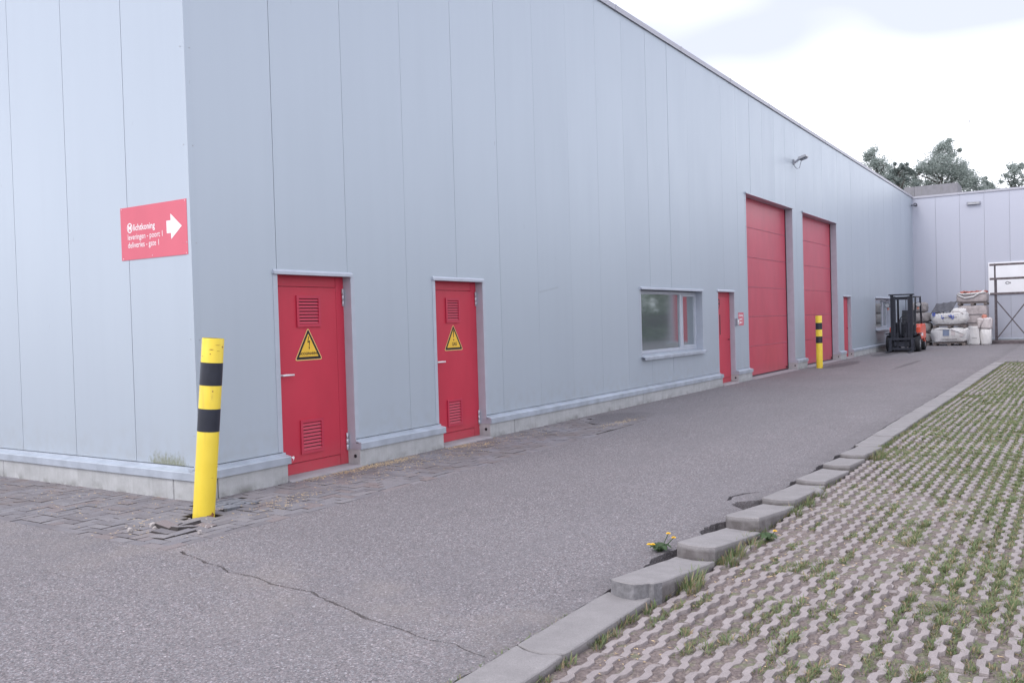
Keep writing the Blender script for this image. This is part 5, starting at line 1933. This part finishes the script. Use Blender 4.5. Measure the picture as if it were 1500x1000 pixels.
# verge between the kerb and the pavers
xx = -3.0
while xx < 25:
    xx += random.uniform(0.02, 0.07)
    d = 0.25 + 0.5 * vnoise(xx * 1.3, 3.3, 5)
    if -0.6 < xx < 2.6:
        d += 0.35
    if 4.0 < xx < 6.5:
        d += 0.45
    if random.random() > d:
        continue
    w = kr(xx, -4.985 + random.uniform(-0.035, 0.02))
    tall = 1.35 if (0.0 < xx < 1.35 or 1.7 < xx < 3.2 or 4.3 < xx < 5.8) and random.random() < 0.7 else 1.0
    blades(gr, w[0], w[1], PZ - 0.015, int(22 * tall), 0.012, 0.055 * tall, 0.04, (6, 3, 2.6), 1.1, 0.0028)
for (cx, cy, n, h) in ((-0.42, -5.06, 90, 0.15), (-0.30, -5.04, 70, 0.17), (0.25, -5.07, 80, 0.15), (0.45, -5.05, 90, 0.16), (0.75, -5.06, 60, 0.13), (1.9, -5.05, 80, 0.14), (2.3, -5.05, 70, 0.13), (2.7, -5.05, 60, 0.12), (5.0, -5.1, 80, 0.15), (5.3, -5.1, 80, 0.14)):
    w = kr(cx, cy)
    blades(gr, w[0], w[1], PZ - 0.015, int(n * 1.5), 0.02, h * 0.72, 0.09, (6, 3, 2.2), 0.9, 0.0026)
# grass in the gap on the yard side of the kerb
for i in range(60):
    w = kr(random.uniform(-2.7, -1.2), -4.69 + random.uniform(-0.006, 0.006))
    blades(gr, w[0], w[1], -0.03, 4, 0.03, 0.05, 0.012, (5, 3, 1), 0.8, 0.003)
kind(gr.build('grass', [M['grass_a'], M['grass_b'], M['grass_d']]), 'stuff')


def dandelion(cx, cy, z, flowers, label, n=26):
    d = tag(empty('dandelion', (cx, cy, z)), label, 'dandelion', 'dandelions growing along the kerb')
    lm = MB()
    for i in range(n):
        a = 2 * math.pi * i / n + random.uniform(-0.2, 0.2)
        L = random.uniform(0.04, 0.08)
        w = random.uniform(0.010, 0.018)
        c, s = math.cos(a), math.sin(a)
        vs, fs = [], []
        for k, (t, ww, h) in enumerate(((0, 0.4, 0.0), (0.3, 0.8, 0.04), (0.6, 1.15, 0.06), (0.85, 0.9, 0.05), (1.0, 0.1, 0.035))):
            for sg_ in (-1, 1):
                vs.append((cx + c * L * t - s * w * ww * sg_, cy + s * L * t + c * w * ww * sg_, z + h + random.uniform(0, 0.012)))
        for k in range(4):
            fs.append((2 * k, 2 * k + 1, 2 * k + 3, 2 * k + 2))
        lm.add(vs, fs)
    lm.build('leaf_rosette', M['weed'], d)
    for (fx, fy, fz) in flowers:
        st = MB().tube([(cx, cy, z), ((cx + fx) / 2, (cy + fy) / 2, z + (fz - z) * 0.6), (fx, fy, fz)], 0.003, 5)
        so = st.build('flower_stem', M['weed'], d)
        pm = MB()
        for ring, (rr, hh) in enumerate(((0.016, 0.0), (0.012, 0.004), (0.007, 0.007))):
            for k in range(14):
                a = 2 * math.pi * k / 14 + ring * 0.2
                b = 0.16
                pm.add([(fx, fy, fz + hh * 0.5), (fx + rr * math.cos(a - b), fy + rr * math.sin(a - b), fz + hh), (fx + rr * 1.08 * math.cos(a), fy + rr * 1.08 * math.sin(a), fz + hh + 0.002), (fx + rr * math.cos(a + b), fy + rr * math.sin(a + b), fz + hh)], [(0, 1, 2, 3)])
        pm.build('petals', M['petal'], so)


dandelion(0.22, -4.60, -0.02, [(0.27, -4.64, 0.115), (0.29, -4.67, 0.085), (0.10, -4.57, 0.07), (0.14, -4.58, 0.062)], 'dandelion with several yellow flowers between the heaved kerbs and asphalt', 24)
dandelion(0.95, -5.12, PZ - 0.02, [(1.0, -5.16, 0.03)], 'low dandelion with one flower at the edge of the grass pavers', 16)

# small litter and rubble
lt = MB()


def flakes(m, cx, cy, sx_, sy_, n, z, size):
    for _ in range(n):
        x, y = random.gauss(cx, sx_), random.gauss(cy, sy_)
        if x > -0.075 and y > -0.078 and not any(a < x < b for a, b in doors):
            continue
        a = random.uniform(0, math.pi)
        l, w = size * random.uniform(0.5, 1.6), size * random.uniform(0.15, 0.35)
        c, s = math.cos(a), math.sin(a)
        k = len(m.v)
        zz = z + random.uniform(0.001, 0.006)
        m.v.extend([(x - c * l, y - s * l, zz), (x + s * w, y - c * w, zz + 0.003), (x + c * l, y + s * l, zz + random.uniform(0, 0.004)), (x - s * w, y + c * w, zz)])
        m.f.append([k, k + 1, k + 2, k + 3])
        m.mi.append(0)


for (cx, cy, a, b, n) in ((1.35, -0.18, 0.10, 0.05, 130), (1.75, -0.20, 0.12, 0.05, 170), (2.1, -0.20, 0.14, 0.06, 260), (2.45, -0.22, 0.15, 0.06, 260), (2.8, -0.2, 0.12, 0.05, 160), (3.9, -0.2, 0.15, 0.06, 260), (4.2, -0.35, 0.15, 0.1, 140),
                          (0.45, -0.75, 0.22, 0.10, 120), (0.1, -0.95, 0.2, 0.1, 90), (3.3, -0.5, 0.5, 0.2, 160), (2.6, -0.6, 0.4, 0.18, 160), (1.6, -0.6, 0.4, 0.18, 110), (5.2, -0.4, 0.5, 0.2, 150), (7.0, -1.0, 0.35, 0.06, 200), (-0.9, -0.6, 0.2, 0.2, 120), (-0.6, 0.9, 0.3, 1.0, 180)):
    flakes(lt, cx, cy, a, b, n, 0.002, 0.010)
for i in range(900):                                # dead straw on the grass pavers
    w = kr(random.uniform(-2.5, 8), random.uniform(-5.05, -7.2))
    flakes(lt, w[0], w[1], 0.03, 0.02, 2, PZ - 0.012, 0.011)
kind(lt.build('straw_litter', M['straw']), 'stuff')
rb = MB()
for (cx, cy, n, s, d) in ((-0.95, -0.60, 40, 0.006, 0.09), (-0.62, -0.70, 24, 0.007, 0.06), (-1.02, -1.12, 6, 0.006, 0.05), (-0.72, -0.98, 14, 0.007, 0.05), (-0.3, -0.45, 12, 0.007, 0.06)):
    for _ in range(n):
        x, y = random.gauss(cx, d), random.gauss(cy, d)
        ss_ = s * random.uniform(0.4, 1.7)
        b = blob(x - ss_, x + ss_, y - ss_ * 0.8, y + ss_ * 0.8, -0.002, ss_ * 0.9, 0.7, random.randint(0, 999), ss_ * 0.4, n=6, m_=4)
        rb.add(b.v, b.f)
for (x, y, s) in ((-0.95, -0.62, 0.026), (-1.14, -0.60, 0.024), (-1.0, -0.72, 0.016), (-0.92, -1.18, 0.018)):
    b = blob(x - s, x + s, y - s * 0.7, y + s * 0.7, 0.0, s * 0.9 + 0.02, 0.7, random.randint(0, 999), s * 0.4, n=8, m_=6)
    rb.add(b.v, b.f)
kind(rb.build('rubble', M['chips']), 'stuff')
stn = tag(blob(2.66, 2.80, -5.08, -4.99, -0.05, 0.03, 0.6, 77, 0.02, n=10, m_=7).build('stone', M['kerb'], None, True), 'fist-sized grey stone beside the kerb on the grass side', 'stone')

# bird far off in the sky
bx = CAM + (fwd + R_ * ((1420 - 750) / 1296.13) + U_ * ((500 - 178) / 1296.13)) * 62
bi = tag(empty('bird', bx), 'tiny dark bird flying in the white sky above the trees', 'bird')
MB().tube([bx + Vector((-0.02, -0.08, 0)), bx, bx + Vector((0.02, 0.09, 0.01))], [0.012, 0.035, 0.01], 8).build('body', M['bird'], bi, True)
for s in (-1, 1):
    wv = MB()
    p = [bx + Vector((s * 0.02, 0.03, 0.01)), bx + Vector((s * 0.13, 0.05, 0.05)), bx + Vector((s * 0.22, -0.02, 0.02)), bx + Vector((s * 0.10, -0.03, 0.04)), bx + Vector((s * 0.02, -0.03, 0.01))]
    wv.add(p + [q + Vector((0, 0, -0.008)) for q in p], [(0, 1, 2, 3, 4), (9, 8, 7, 6, 5), (0, 5, 6, 1), (1, 6, 7, 2), (2, 7, 8, 3), (3, 8, 9, 4)])
    wv.build('wing', M['bird'], bi)
